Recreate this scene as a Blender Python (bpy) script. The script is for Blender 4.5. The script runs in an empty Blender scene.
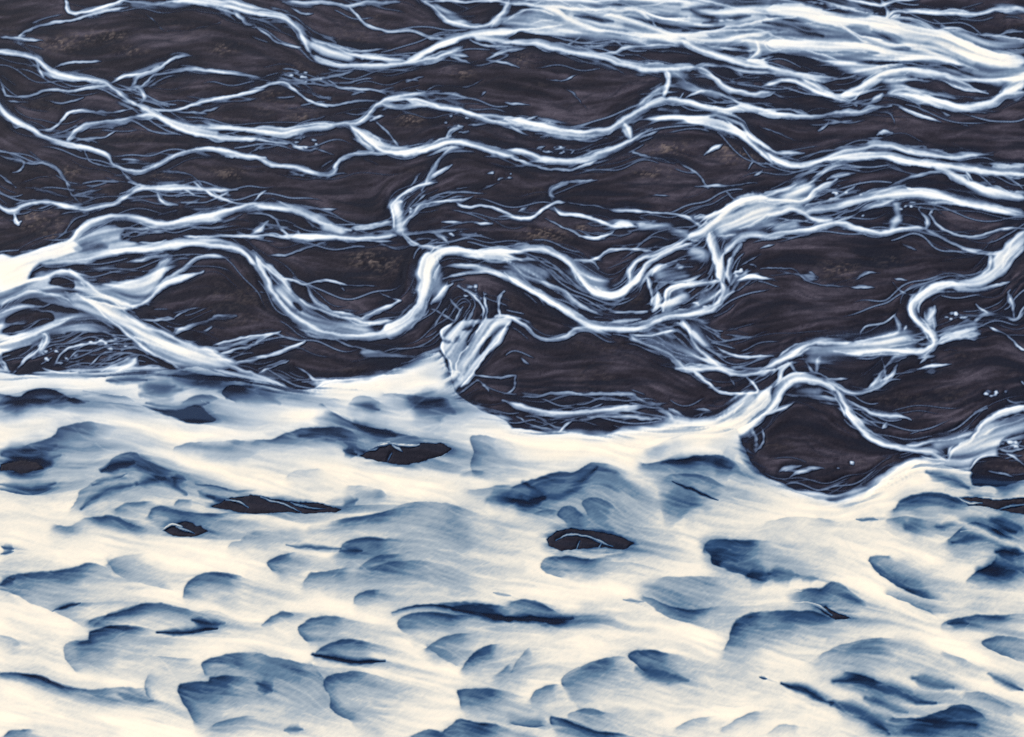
# An aerial view of a braided glacial river: milky meltwater spreading over a plain of black volcanic sand.
CW, LW = 0.9, 0.60          # scale of channel widths and of shoal lengths
SUN, SKY, EXPO = 4.0, .075, 0.28
SAND = [(0, (.0056, .0050, .0112)), (.4, (.0170, .0142, .0230)), (.7, (.035, .0300, .0450)), (1, (.070, .060, .082))]
COOL = [(0, (.010, .012, .026)), (.15, (.028, .036, .067)), (.32, (.085, .118, .19)), (.5, (.20, .265, .365)), (.72, (.46, .54, .64)), (.9, (.76, .81, .84)), (1, (.92, .92, .88))]
WARM = [(0, (.005, .008, .024)), (.15, (.006, .019, .058)), (.32, (.024, .062, .140)), (.5, (.105, .180, .265)), (.7, (.345, .395, .43)), (.86, (.72, .675, .58)), (1, (.97, .835, .655))]
ISLAND_LABELS = [
 'small almond shaped black island with a blue rim, cut by the left border',
 'black triangular island with a pale tip, just left of the longest black island',
 'longest and flattest black sand island, a narrow lens in the cream water',
 'black lens shaped island with pale threads of water running over its top',
 'dark streaked island with a steep right end in the middle of the cream river',
 'blackish island with a pale thread crossing it, cut by the right border',
 'tiny black wedge of sand under a white ribbon of water between dark blue shoals',
]
CHANNELS = [
 ('wide cream and blue river with shoals spread over the whole foreground', None),
 ('broad cream white channel sweeping across the top right corner of the plain', [(440,30),(512,10),(640,25),(700,35),(768,20),(870,28),(950,50),(1024,62)]),
 ('second bluish channel below the broad cream one at the top right', [(768,45),(870,50),(950,60),(980,80),(1024,80)]),
 ('white channel dipping in a shallow bow below the top border', [(0,35),(25,35),(75,0),(180,0),(256,15),(300,35),(312,58),(370,66),(440,55),(512,32)]),
 ('smooth single channel running from the top middle down to the right', [(512,42),(590,57),(660,68),(700,70),(730,90),(768,93)]),
 ('braided channel with many side threads, entering high on the left border', [(0,53),(60,75),(110,83),(140,105),(190,132),(256,132),(350,125),(380,100),(420,94),(470,112),(512,125),(580,132),(625,118),(660,100),(700,103),(768,110)]),
 ('knotted channel of crossing strands below the top right corner', [(768,70),(840,85),(870,85),(900,95),(980,105),(1024,92)]),
 ('wavy thin channel starting wide at the left border and winding to the middle', [(0,105),(40,135),(115,168),(140,168),(190,150),(256,157),(320,175),(340,160),(360,150),(440,145),(512,152),(565,160),(620,135)]),
 ('white channel swinging up to the right border from a fork in the middle', [(725,120),(768,155),(800,165),(870,150),(960,165),(1024,172)]),
 ('narrow thread channel above the wide bend at the left', [(0,205),(60,205),(120,205),(145,188),(240,190)]),
 ('cream channel bending round from the left border along the upper strand', [(0,268),(60,250),(90,220),(120,217),(165,225),(256,206),(340,230),(390,235),(425,248)]),
 ('thick white meander with a deep U bend in the middle of the plain', [(110,250),(190,244),(256,258),(290,320),(340,337),(400,330),(425,290),(440,252),(500,256),(540,250),(575,270),(610,295),(635,280),(660,250),(710,225),(735,200),(768,205)]),
 ('long strand running below the meander to the tight knot at the right', [(512,277),(590,325),(640,325),(710,310),(725,280),(715,235)]),
 ('wide bluish channel crossing to the right border above the hairpin', [(790,212),(830,205),(900,195),(1024,215)]),
 ('thin grey blue threads between the white fork and the meander', [(395,240),(400,200),(430,205),(500,210),(550,205),(620,225),(690,230)]),
 ('bright hairpin channel that doubles back on itself near the right border', [(1024,235),(985,280),(930,290),(912,315),(935,345),(860,352),(800,355),(768,368),(780,380),(710,428)]),
 ('channel curving down from the hairpin round the largest dark sandbank', [(840,380),(850,420),(890,445),(945,460)]),
 ('frayed channel joining the wide river at the right border', [(1024,405),(985,425),(950,450)]),
 ('blue and white delta of torn strands at the left border', [(0,310),(70,300),(130,320),(180,355),(220,365)]),
 ('white fan of water spilling from the U bend down into the wide river', [(490,300),(470,330),(455,385)]),
 ('thin strand along the far bank of the wide river', [(512,410),(560,414),(640,408),(680,420)]),
]
SURVEY = """
T 0 0
c 3 .85 262 0 268 30 295 52 340 52 400 38 450 20 500 0
c 3 .7 75 155 105 130 150 105 215 88 290 80 360 65 440 45 520 30
c 3 .8 0 148 50 158 110 165 180 168
c 2 .6 510 8 560 12 620 18 680 8 740 0
c 8 .95 690 5 760 3 830 8 900 25 960 40 1024 58
c 8 .9 800 -5 900 5 980 25 1024 35
c 4 .9 940 55 970 80 985 95 1015 105
s 8 .3 540 20 660 22 760 18
c 1 .4 580 50 620 85 655 120
c 1 .3 655 120 760 115 880 90
c 6 .9 0 212 70 212 130 225 165 250 200 280 260 300 340 315 420 330 455 350 500 390 550 425
c 3 .6 140 240 155 275 165 300 185 325
c 2 .6 215 268 260 255 320 245 410 240
c 2 .5 180 290 240 315 330 325
c 6 .9 550 425 590 440 640 470 700 505 770 530 850 550 920 562 1024 555
c 5 .9 640 470 700 490 800 510 900 518 1024 520
s 7 .7 680 490 780 520 860 535
c 4 .8 550 420 575 405 570 375 545 352 520 350
c 3 .8 450 330 500 305 550 298 600 285 650 260 690 235 730 225 775 220
c 4 .85 520 350 550 310 600 290 650 265
c 3 .7 550 355 590 325 615 300 660 290 740 285 820 282 880 288 940 300 1024 305
c 3 .8 610 435 660 445 720 440 780 420 850 400 930 385 1024 360
c 1 .5 700 452 760 452 830 452
c 2 .5 810 450 850 435 890 425
c 3 .7 20 385 80 390 130 385 180 370 240 360 310 360 380 350 440 345
c 1 .5 20 408 130 410
c 2 .5 175 405 240 412 300 400 340 390
c 11 .8 0 400 15 440 50 470 100 505
c 5 .9 30 460 100 505 160 545 230 568 300 585 380 605 430 625 460 660 510 682 580 680 630 660 690 625 750 605 830 600 900 610 960 622 1024 628
c 3 .7 0 330 10 360 30 385
c 3 .7 150 518 200 515 240 490 270 455 310 445 370 445 450 448 530 435
c 5 .85 265 565 300 530 330 505 400 488 480 480 560 462 620 465
c 2 .6 290 565 360 558 420 550 450 528 470 520
c 2 .5 335 595 350 630 375 655 430 668 480 672
c 2 .6 480 632 560 638
c 2 .5 480 680 500 710 540 730
c 2 .4 620 690 700 688 760 705 800 735
c 2 .6 0 625 50 640 100 655 80 680 45 695
c 2 .5 100 660 180 660 230 680 260 720 275 736
c 2 .6 0 710 35 736
b 17 7 240 180
b 14 5 340 150
b 12 4 520 205
b 14 5 440 150
b 12 5 900 195
b 12 5 640 705
b 14 6 920 700
b 12 6 280 690
T 256 0
c 4 .8 100 12 180 12 260 8 310 12 370 28 420 15 480 10 540 10
c 3 .7 370 28 400 60 430 92 480 115 540 128 620 125 680 145 740 160
c 2 .6 640 130 700 140 775 138
c 2 .5 140 30 180 50 230 52
c 8 .95 0 58 60 65 110 75 160 110 195 155 210 190 225 220
c 6 .95 225 225 290 250 350 265 430 265 520 260 600 258 680 242 740 232 800 215 840 200
c 4 .9 210 150 260 172 320 195 380 215 450 225 530 235 600 240
c 3 .7 320 195 400 200 470 198 530 195
c 2 .6 430 210 520 218 620 215
s 12 .65 230 180 290 215 370 235
c 9 .95 600 250 650 225 700 195 770 165 830 145 880 132 940 128 1024 122
c 4 .8 700 240 760 220 830 190
c 3 .7 780 225 850 230
c 3 .7 790 235 830 245 880 258
c 5 .85 660 0 700 35 750 70 800 95 870 108 930 95 970 70 1000 30 1000 10
s 10 .5 720 30 780 60 820 85
c 3 .8 680 5 760 8 840 10 920 5 1024 15
c 8 .9 940 100 980 70 1005 30 1010 10
c 9 .85 870 145 940 150 1024 165
c 3 .7 860 160 920 180 1024 185
c 2 .7 900 240 950 245 1024 265
c 3 .6 920 235 970 215 1024 200
c 2 .6 0 105 40 140 80 170 140 185 190 195
c 3 .75 0 350 50 335 110 330 150 350 190 385 240 410 290 425
c 1 .5 60 320 130 295 190 285
c 3 .5 150 330 220 320 290 310 350 300 410 288
c 2 .5 290 320 330 350 400 360 470 365 530 385
c 1 .4 200 362 260 385 310 382
c 2 .55 240 410 320 420 400 412 480 405
c 5 .9 0 515 80 515 160 515 240 503 310 495 370 495 420 490 450 465 480 425 520 400 580 385 640 378 680 370
c 7 .9 0 530 80 535 160 530 250 515 330 500
c 3 .7 0 560 70 568 140 572
c 2 .5 130 560 190 600 260 590
c 2 .5 680 370 720 345 790 345 860 348 915 320
c 2 .6 700 375 770 378 870 395
c 7 .65 490 415 560 430 640 420 700 420
c 5 .9 600 395 670 405 740 430 820 448 890 470 950 490 1024 500
c 4 .8 880 468 950 465 1024 475
c 3 .7 460 485 510 470
c 2 .6 480 495 510 525 550 555 575 590
c 4 .8 380 500 400 530 430 570 470 600
c 7 .93 380 500 410 520 440 545 490 590 540 608 620 612 690 595 750 572 820 568 890 580 950 600 1024 625
c 4 .85 310 690 325 650 370 620 430 612 520 615
c 5 .8 0 632 60 655 130 665 190 685 240 700 290 695 325 670
c 3 .6 830 505 780 520 760 555
c 4 .8 680 736 710 690 740 640 770 605 830 590
c 4 .85 700 720 740 690 790 660
c 3 .6 620 736 660 700
c 1 .5 240 600 320 620
c 2 .5 0 600 40 580
c 2 .5 850 500 920 495
c 1 .5 900 385 925 370
b 12 7 620 475
b 12 5 200 470
b 10 5 825 295
b 9 5 60 370
T 512 0
c 8 .95 0 12 80 20 150 25 250 28 340 32 420 35 500 40 560 80
c 9 .95 60 5 250 5 400 5 520 2 660 5
c 10 .95 120 35 160 45 220 80 280 105 340 125 420 140 520 150 600 150 680 160
c 12 .95 300 60 400 68 470 90 560 120 640 145 740 150 800 155
c 6 .9 560 80 580 110 640 140 740 140 830 120 900 100 1024 85
s 26 .6 480 50 600 60 700 50
s 20 .75 700 20 800 40 900 50 1024 40
c 6 .9 740 0 820 20 900 40 1024 55
c 5 .9 640 0 740 15 830 38
s 24 .7 240 60 330 80 420 105
c 8 .9 680 165 740 190 800 215 860 235 930 255 1024 270
c 10 .9 690 155 780 165 860 165 920 145 1024 128
c 3 .8 0 70 50 45 120 45 180 70
c 3 .8 0 120 60 118 130 112 220 102
c 2 .7 60 100 120 85 180 80
s 8 .4 20 100 100 100
c 9 .95 0 162 80 170 170 190 260 208 350 222 430 245 510 265 590 272 660 270 730 272
c 4 .7 0 200 60 188
c 3 .7 350 215 410 205 440 190 510 185 580 180 670 185
c 1 .5 220 180 260 160 290 130
c 1 .5 280 180 350 178 400 155
c 6 .9 730 270 790 290 820 320 850 350 900 370 960 378 1024 372
c 4 .8 735 268 790 255 850 260 910 280 980 292 1024 295
c 2 .6 900 285 925 305
c 4 .8 840 200 910 180 970 160
c 6 .9 970 160 990 190 985 215 950 240
c 3 .9 940 245 1024 230
c 6 .9 605 280 625 310 615 350 600 385
s 10 .35 640 290 700 330 760 360 820 375
c 2 .5 640 290 700 330 760 360 820 375 870 380
c 3 .7 700 390 760 368 830 372 880 395 930 420 1024 435
c 2 .6 670 395 690 370
c 7 .95 600 400 650 400 710 412 770 430 850 440 930 432 1024 440
c 9 .95 620 395 560 420 510 450 450 480 400 510 340 525 270 530 200 525 120 510 60 500 0 485
c 4 .7 500 430 530 400 560 375 600 350
c 8 .9 450 480 465 520 470 560
c 6 .9 500 485 570 475 640 468 720 470 800 462 850 470 910 500 950 540 1024 590
c 5 .85 690 475 760 495 830 515 880 530 940 560 1000 610 1024 630
c 3 .7 850 480 890 520 960 570
s 8 .5 590 440 660 450
c 8 .9 0 605 60 620 130 640 210 645 290 632 360 615 420 590 470 565 520 540 560 515
c 3 .7 0 630 50 655 120 672 200 678 260 670 330 640
c 6 .8 130 525 220 535 300 545 380 555
c 2 .7 490 570 540 545 600 518
c 3 .5 0 510 40 530 70 540
c 2 .7 50 485 100 462
c 1 .6 90 600 120 590
c 1 .6 160 605 210 585
c 1 .6 240 610 250 595
c 2 .5 480 610 560 632 640 640 690 665 740 700 770 736
c 3 .8 770 620 810 590 850 570
c 2 .6 190 736 260 725 350 720
c 2 .6 940 690 960 650 980 640
c 2 .6 970 705 1005 680
c 1 .4 130 320 200 325 260 300 310 285
c 1 .3 200 350 260 390 300 440
c 2 .6 0 420 70 425
b 18 7 620 600
b 18 6 900 630
b 10 6 30 240
b 10 4 850 600
b 18 5 560 690
T 768 0
c 18 .97 0 45 100 50 190 65 270 80 340 88 420 90 480 102 540 122
c 4 .9 420 82 470 70 475 30 460 10
c 5 .9 475 70 500 45 560 45 640 50 720 55 800 55 860 50 920 35 980 35 1024 40
c 3 .8 320 0 380 15 450 20 490 5 560 0
c 2 .6 200 0 300 30 420 45
s 9 .35 250 20 350 30
c 5 .9 480 75 530 60
c 4 .8 500 75 580 80 640 100 680 125
c 3 .8 690 115 760 118 830 135 900 145 960 155 1024 165
c 3 .7 920 145 970 132 1024 125
c 20 .97 400 100 500 120 600 140 700 160 770 190 850 225 940 245 1024 250
s 20 .6 500 170 600 190
s 14 .7 580 200 680 195 760 215 820 250
c 6 .9 240 90 300 110 340 135 380 165 410 180
c 3 .7 400 100 430 140 480 170 560 190
c 14 .93 0 170 100 180 200 182 300 185 380 195 450 210 540 220 620 222 700 225 750 245 790 270 850 285
c 5 .9 0 180 80 185 160 205 230 225 280 240
c 4 .8 0 130 60 125 120 130 180 130
s 14 .6 0 80 80 100 200 110
c 3 .6 0 210 40 205 100 225 160 260
c 8 .85 0 275 80 295 150 300 220 315 280 310 310 295
c 5 .8 160 255 240 250 330 255 420 265 480 275 530 260
s 14 .65 280 250 360 270 440 285
c 10 .95 290 385 350 370 400 340 450 310 510 290 580 290 650 300 720 310 780 335 840 360 880 375
c 6 .9 0 340 60 325 120 330 180 360 240 385 300 405 350 425
c 6 .8 130 310 200 350 260 375
c 9 .92 480 370 550 380 620 400 700 420 780 432 850 430 900 410 940 385 1024 370
c 8 .9 700 310 800 315 900 315 1024 310
c 14 .9 930 380 980 345 1024 320
s 14 .6 830 290 920 320
c 4 .75 480 370 520 355 600 365 700 385 780 400
s 14 .5 480 320 520 350
c 4 .7 490 345 480 325 510 310 560 315
c 6 .7 400 420 430 400 460 375
c 6 .85 0 455 80 462 170 465 260 455 350 450 420 438 490 425
c 3 .8 0 435 80 440 150 455
c 3 .8 520 430 570 445 630 475 690 492
c 1 .4 420 450 480 460 500 485 490 510
c 5 .9 430 540 460 525 490 530
c 2 .6 690 450 740 465
c 2 .4 760 495 810 508
c 2 .7 205 525 225 510 240 480
c 8 .95 0 610 50 640 110 660 170 655 230 630 300 605 370 590 430 580 500 590 580 610 660 620 740 625 820 620 900 622
c 10 .95 230 640 310 625 400 625 500 630 590 645 680 655 770 665 860 680 940 690 1024 690
c 4 .8 900 665 960 670 1024 665
c 5 .8 160 736 200 700 260 670 340 655
c 5 .8 230 720 300 700 350 690
c 4 .7 510 736 560 715 620 700 690 690
c 10 .8 660 665 740 700 800 736
c 3 .8 790 680 820 720
c 3 .6 950 705 990 736
c 3 .6 0 585 30 610 100 612 150 610
c 1 .4 0 515 60 540 120 570
c 2 .5 630 290 650 265 670 255
c 2 .5 500 272 540 258
p .9 300 205 390 205 440 218 330 225
p .8 420 120 500 140 540 160 480 158
T 0 184
w .95 4 -10 290 80 290 240 250 300 230 330 270 160 325 100 400 -10 430
w .65 4 330 210 420 160 500 180 480 220 560 250 420 300 200 330 160 310 290 240
w .6 5 -10 420 100 400 160 350 280 360 330 400 440 400 560 370 640 320 690 290 650 390 590 450 520 495 440 470 300 430
w .45 8 -10 430 300 440 420 560 460 600 330 620 200 610 -10 736
w .62 5 250 440 400 460 520 510 600 560 720 620 850 665 960 715 900 740 720 740 620 680 520 600 420 560 300 500
d 10 .45 300 265 370 250 430 255
c 5 .9 0 85 20 105 60 108 130 80 200 75 280 90 340 100 400 90 460 75 510 45 570 22 640 18 720 18 800 20 880 20 950 20
c 2 .6 0 90 30 118 80 115
c 1.5 .5 270 0 290 40 330 80
c 3 .7 540 0 590 15
c 3 .7 620 30 650 70 710 85
c 3 .7 740 25 790 50
c 3 .8 800 10 850 40 920 70 1024 85
c 2 .6 720 75 800 78 860 60 910 30
c 10 .97 0 320 80 300 160 275 240 257 290 235 320 195 360 155 420 135 480 132 540 140 600 160 660 165 740 155 820 135 900 115 960 95 1024 85
c 7 .93 0 395 60 350 120 315 180 290
c 4 .7 720 160 800 140 900 120 960 110 1024 105
c 11 .97 440 270 520 265 600 262 680 245 760 238 850 240 930 255 990 285 1024 320
c 4 .8 420 195 500 180 580 185 660 192
c 3 .7 560 240 630 235 670 225
c 3 .7 740 212 800 215 880 212 960 210 1024 215
c 6 .8 180 300 260 315 340 305 420 285 500 270
c 4 .8 340 335 400 340 500 345 570 350
c 5 .8 560 310 640 290 710 280
c 5 .7 500 315 580 300 680 285
d 7 .9 440 330 500 325 550 325
d 10 .7 400 375 480 370 560 355
c 7 .9 270 350 300 370 330 395 380 430 440 460 500 485 540 495
c 8 .93 520 495 580 465 630 425 680 395 740 375 820 350
c 4 .8 600 430 620 380 640 330 670 300
c 4 .7 640 410 690 370 740 330 780 300 850 285 920 300
c 3 .7 350 420 430 420 500 400 580 380
p .9 190 390 250 370 290 380 300 420 240 415
p .9 90 480 140 460 210 480 300 500 310 515 200 505 120 490
p .9 100 540 140 515 205 510 215 550 120 565 40 615 30 600
p .85 180 670 230 610 260 605 250 650 190 700
p .9 250 700 300 660 480 630 505 680 300 725
p .9 20 690 140 640 160 650 100 700 30 720
p .9 470 600 600 680 640 740 510 740 560 690 500 640
p .8 270 590 400 600 460 620 300 620
c 8 .9 460 500 530 540 600 580 680 610 760 650 830 665 880 690 940 715
c 3 .7 560 545 640 550 700 545
c 2 .6 700 540 750 510 820 490
c 4 .8 690 605 760 575 830 545 880 530 950 530
c 4 .7 770 640 810 600 840 570
c 4 .7 830 670 900 655 960 635 1024 620
c 3 .7 880 680 960 655 1024 645
c 5 .8 930 720 1024 700
c 8 .9 0 440 60 420 130 390 200 370 280 355
c 6 .8 0 500 60 460 130 435 200 445 260 470 310 500
c 5 .8 0 520 80 500 150 490 200 480
c 5 .8 0 570 60 560 120 540 200 520
c 6 .9 0 640 80 620 160 590 240 560 310 520
c 6 .9 0 665 60 665 120 640
c 5 .9 75 736 120 690 170 650 185 610 160 600
c 4 .8 210 720 250 670 320 640 400 630 470 635
c 4 .8 430 736 500 705 570 690
c 4 .7 240 580 320 570 420 590 460 600
c 6 .9 -5 640 10 700 30 740
c 3 .9 60 120 75 155 90 145
b 14 6 220 150
b 14 6 210 205
b 12 5 130 170
b 20 6 150 130
T 256 184
s 20 .6 100 430 180 520 300 570 420 585
c 10 .9 0 88 80 92 150 100 210 120 260 145 310 170 380 185
c 8 .95 100 205 200 212 300 215 400 215 480 210 550 200
c 3 .8 400 225 480 230 560 230
s 12 .75 280 180 340 195
c 4 .8 380 178 440 170 500 162 545 152
c 3 .8 0 210 60 208 140 212
c 3 .7 0 125 50 130 90 165 140 205
c 3 .6 60 140 150 160 180 200
c 2 .5 220 150 240 190
c 9 .93 0 190 30 165 45 150
c 3 .8 0 65 30 35 60 20
c 2 .6 160 95 250 98 330 95
c 3 .9 550 185 545 130 545 80 580 45 640 10 700 0
s 12 .8 555 80 570 130 570 180
c 5 .9 570 185 600 150 630 120 660 90 700 85
c 3 .8 650 70 690 40
c 3 .8 690 80 760 75 810 70 870 55
c 3 .8 800 80 850 98 910 90 960 95 1024 130
c 2 .7 790 25 860 15
c 2 .5 890 30 950 5
c 5 .9 580 195 620 230 670 250 730 258 770 255
c 4 .8 560 200 640 192 720 188 800 190
c 3 .7 710 190 750 215 770 240
c 4 .65 780 205 840 210 910 212
c 2.5 .9 880 157 950 162
c 2 .7 740 155 830 153
c 5 .9 0 290 40 330 100 385 160 445 230 490 310 520 400 545 470 560 550 545
c 9 .95 0 300 30 370 60 440 110 500 170 550 240 590 320 610 420 615 500 605 570 580
c 16 .97 500 600 560 580 610 550 645 510 665 470 675 420 675 360 690 310 715 280
c 9 .97 690 310 730 275 790 265 850 275 930 290 1024 298
c 3 .8 100 380 150 385 200 400 250 385 300 390 360 405
c 5 .6 200 400 230 460 300 510
c 2 .6 330 400 350 430
c 2 .6 360 405 430 405 500 410
c 2 .6 480 430 530 455 580 465
c 5 .8 420 545 480 520 540 490 580 465
d 9 .85 140 410 190 450
d 6 .8 150 480 180 510
c 6 .7 740 330 800 320 880 330 950 350 1024 390
c 4 .8 750 380 810 360 880 350 930 350 1000 380
c 8 .9 870 275 950 275 1024 270
s 14 .55 720 350 730 440
c 6 .9 700 480 740 440 790 400
c 3 .6 700 500 740 520 800 545
c 3 .8 930 550 980 540 1024 540
c 2 .5 300 620 370 655 430 665 520 680 620 690 720 665
s 8 .4 430 675 560 685
c 3 .7 0 690 80 680 150 650 190 630
c 2 .7 0 640 60 605 100 590
c 3 .7 40 730 120 700
c 2 .5 40 290 120 290 200 260 280 235
c 1 .4 0 430 50 438
b 22 10 480 315
b 12 5 430 295
T 512 184
s 20 .45 250 340 300 380 350 405
c 9 .95 0 265 100 255 180 285 240 325 270 375 320 425 390 445 440 430 490 390 520 365
c 6 .9 465 395 475 340 510 300 560 285 640 255 700 215 760 195
c 12 .95 700 215 760 195 820 150 860 110 900 80 960 65 1024 60
c 6 .9 490 390 520 360 560 310 640 270 720 240
c 3 .6 240 310 320 315 350 345
c 3 .75 300 315 340 300 380 270 440 265 520 265 560 270
c 10 .95 0 375 80 425 160 475 240 520 300 555 370 575 450 578 520 565 580 545 640 525 720 515 800 500 850 460 880 430
c 4 .8 0 300 60 300 120 310
s 16 .45 0 350 60 340 120 360
c 5 .7 0 330 60 370 130 400 200 430 250 470 310 505 360 525
c 3 .6 100 320 170 360 220 400
c 3 .7 380 515 460 512 540 505
c 8 .93 560 505 580 480 580 410
c 5 .8 540 380 560 440 555 480
c 4 .8 570 395 650 390 720 375 780 345
s 14 .5 600 370 680 370
c 6 .85 560 370 580 340 620 325
c 4 .8 650 335 690 325
c 13 .97 795 190 805 240 820 300 835 350 840 390
c 5 .9 610 505 620 440 640 415 700 405 780 400 840 390
s 12 .6 630 480 680 440
s 14 .5 730 270 770 290
c 9 .9 840 390 850 430 830 470 800 500
c 7 .9 870 400 870 330 880 290
c 8 .85 850 280 870 250 920 215 980 200 1024 205
c 3 .8 830 210 900 205
s 26 .7 850 170 940 140 1024 115
c 8 .9 860 200 940 165 1024 125
c 4 .8 880 300 890 270 920 240
s 12 .5 720 510 760 470 820 450
c 4 .7 720 500 750 460 790 450
c 3 .9 900 385 950 375 1020 380
c 2 .6 900 340 950 310 1000 280
c 2 .5 890 370 960 350
c 3 .6 700 260 760 270
s 8 .55 520 170 620 180 700 195
c 2 .6 500 160 580 170 640 180 700 195
c 3 .8 0 135 50 140 90 125 130 95 170 75 215 75
c 4 .7 160 70 155 30 190 10 220 0
c 3 .7 150 40 175 60
c 1 .5 20 110 60 85 110 60
c 3 .7 160 95 200 120 270 125 340 140 400 165 470 165
c 6 .9 400 165 440 155 500 175
c 2 .6 220 75 300 85 380 100
c 4 .85 390 100 450 100 530 115
c 2 .7 530 115 620 120 700 130 750 165
c 4 .9 730 135 790 130 840 105 870 80
c 3 .8 260 210 330 215 380 200 410 185
c 1 .5 130 135 190 165 240 195 270 210
c 1 .5 560 45 630 48
c 4 .8 0 545 50 570 100 610 150 625 200 615 250 585 300 575 360 595 400 610
c 3 .85 480 605 560 605 620 595 680 590
s 20 .4 560 620 640 660 720 700
s 20 .35 740 560 760 640
c 5 .7 470 605 530 640 590 670 650 705 690 736
c 5 .8 680 540 710 580 730 630 770 680 830 736
c 3 .7 800 650 860 680 940 695 1024 690
c 2 .6 40 690 80 720
c 1.5 .6 760 10 830 10 950 0
c 1.5 .5 850 20 890 60
b 22 9 120 200
b 8 4 290 180
T 768 184
c 10 .95 0 125 60 105 100 95 150 115 200 140 260 140
c 12 .88 130 115 220 100 300 80 380 60 450 45 540 38 630 42 720 50 800 65 880 85 950 105 1024 125
c 11 .9 800 0 870 30 950 50 1024 60
c 5 .8 270 140 350 120 420 90 500 60
c 6 .9 0 70 60 65 120 75 150 70 190 30 250 0
c 5 .8 0 45 60 20 110 0
s 18 .6 80 50 140 20
c 5 .7 400 55 480 20 560 0
c 2 .6 240 75 290 45 340 10
c 6 .9 0 205 80 190 150 185 220 165 290 160 340 175 400 190 470 195 550 185 620 178
c 4 .8 0 165 60 155 100 150
s 14 .6 40 168 100 158
c 3 .7 170 175 230 155 300 140
s 8 .6 500 180 520 130 510 85
c 4 .9 625 178 630 140 605 100
c 3 .7 640 120 660 150 710 180 780 200 840 205 900 190 960 180 1024 178
c 1.5 .6 640 120 660 100
c 4 .85 620 180 680 205 740 235 800 265 860 280 920 275 960 245
w .7 4 720 410 880 350 900 290 1000 200 1030 190 1030 260 980 310 940 370 840 420
c 9 .9 1024 195 980 240 950 290 920 340 880 380
c 6 .9 1024 250 960 300 920 350
c 5 .8 890 290 880 340 850 380
c 9 .95 820 412 740 405 690 412 640 430 590 470 570 505 590 545 630 580 660 610 670 640 640 665 580 675
c 4 .9 740 415 820 425 900 410 970 395
c 8 .95 640 665 560 670 480 665 420 670 340 680 260 675
c 8 .95 0 736 60 705 120 670 180 640 260 630 340 630
s 22 .5 200 680 300 655 420 645 540 630
c 4 .9 340 630 420 620 500 610 520 590
c 4 .9 470 660 550 640 620 620
c 12 .8 690 610 740 592 810 575 880 565
c 6 .85 680 640 740 615 800 605 850 600
c 4 .8 820 560 870 530 940 530 1000 540 1020 520
c 2 .7 830 485 880 520
c 5 .8 985 540 980 490 965 440 975 425
c 3 .8 1000 540 1024 500
c 6 .7 660 580 660 530 665 490
s 8 .6 640 560 650 510
c 2 .6 370 605 390 575 460 560 500 535 520 510
c 4 .6 520 600 520 560 510 530
c 2 .6 880 570 940 600 1000 650 1024 660
c 4 .8 200 736 200 700 230 675
c 4 .8 470 736 500 705 550 690
c 2 .7 460 700 470 736
c 3 .6 610 720 640 690
c 3 .8 630 736 700 725
c 3 .7 540 590 555 572
c 3 .6 720 515 740 515
c 2 .6 770 545 800 530
c 2.5 .7 330 412 380 410 430 415
c 1.5 .4 0 340 100 340 150 380 220 400 330 410
c 1.5 .5 330 390 380 360 450 355
c 3 .6 140 360 200 370
c 2 .6 500 375 550 380
c 2 .5 0 250 30 240
c 1.5 .4 500 390 540 430 590 445
c 2 .4 540 240 600 262
c 3 .8 375 132 388 128
b 12 5 480 310
b 16 6 280 340
T 400 230 .3324
w .62 3 125 310 170 275 240 265 330 270 300 340 250 390 215 440 160 485 100 450 150 400 130 360
d 6 .8 190 300 235 280
d 4 .6 160 340 175 320
s 9 .85 250 330 210 390 180 450
c 3 .95 160 275 125 310 135 370 160 410 150 470
c 2.5 .95 245 270 215 330 185 380 170 430
c 3 .95 330 275 300 320 255 380 215 440 185 475
c 2 .8 250 190 260 250 230 300 200 350
c 2 .8 280 300 240 350 205 420
c 2 .8 190 235 165 275
c 2 .8 175 170 230 210 250 240 245 270
c 2.5 .7 320 185 295 225 300 260
c 2 .6 140 205 190 245
c 8 .9 95 450 150 430 190 440 170 480
c 6 .85 0 400 60 385 110 365
s 10 .6 0 420 70 400 120 400
c 2.5 .7 205 430 270 440 350 435
c 3 .5 350 435 340 480 310 500
c 1.5 .5 230 450 265 480 280 510
T 0 184 .3324
c 6 .93 190 330 260 345 330 410 420 480 500 530 560 565
c 4 .9 200 345 290 340 350 360 400 400 450 440 520 470 600 500 700 550 800 590 870 620
s 5 .3 330 380 420 420 500 480
c 3 .9 260 345 330 365 390 375
p .8 30 400 90 380 150 385 160 410 100 440 20 455 5 440
p .85 150 280 215 285 225 315 180 312
p .85 15 510 110 485 110 520 60 555 20 545
p .8 190 470 380 475 385 520 300 555 200 558 160 530
p .92 345 455 400 480 520 545 515 560 440 555 385 510
p .8 520 460 640 440 690 480 600 490
p .8 790 560 900 520 960 580 900 610 820 590
c 2 .8 640 490 720 465 840 448
c 2 .75 700 540 790 520 880 490 915 470
c 2 .7 780 570 830 545 870 530
c 1.5 .6 200 540 250 490 300 480
c 1.5 .6 260 550 300 510 350 500
c 2 .8 160 545 190 510 240 490 300 478 350 475
c 2 .8 60 550 110 505 130 470
c 8 .85 0 585 150 590 300 580 380 550 420 520
c 6 .8 300 580 420 560 520 560
T 0 0 1
w 1 3 -160 372 0 373 20 374 88 372 160 372 200 366 230 376 256 383 293 390 318 388 338 383 363 384 381 375 398 366 420 356 440 352 447 360 456 392 481 413 506 422 512 428 557 434 587 435 632 434 672 427 712 427 735 430 745 445 752 463 768 478 788 490 818 500 843 503 868 498 880 486 898 476 918 463 945 465 980 473 1030 480 1190 485 1190 840 -160 840
T 0 0 1
f 16 .95 0 436 50 416 100 410 140 415 175 430 200 436 256 426
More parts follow.
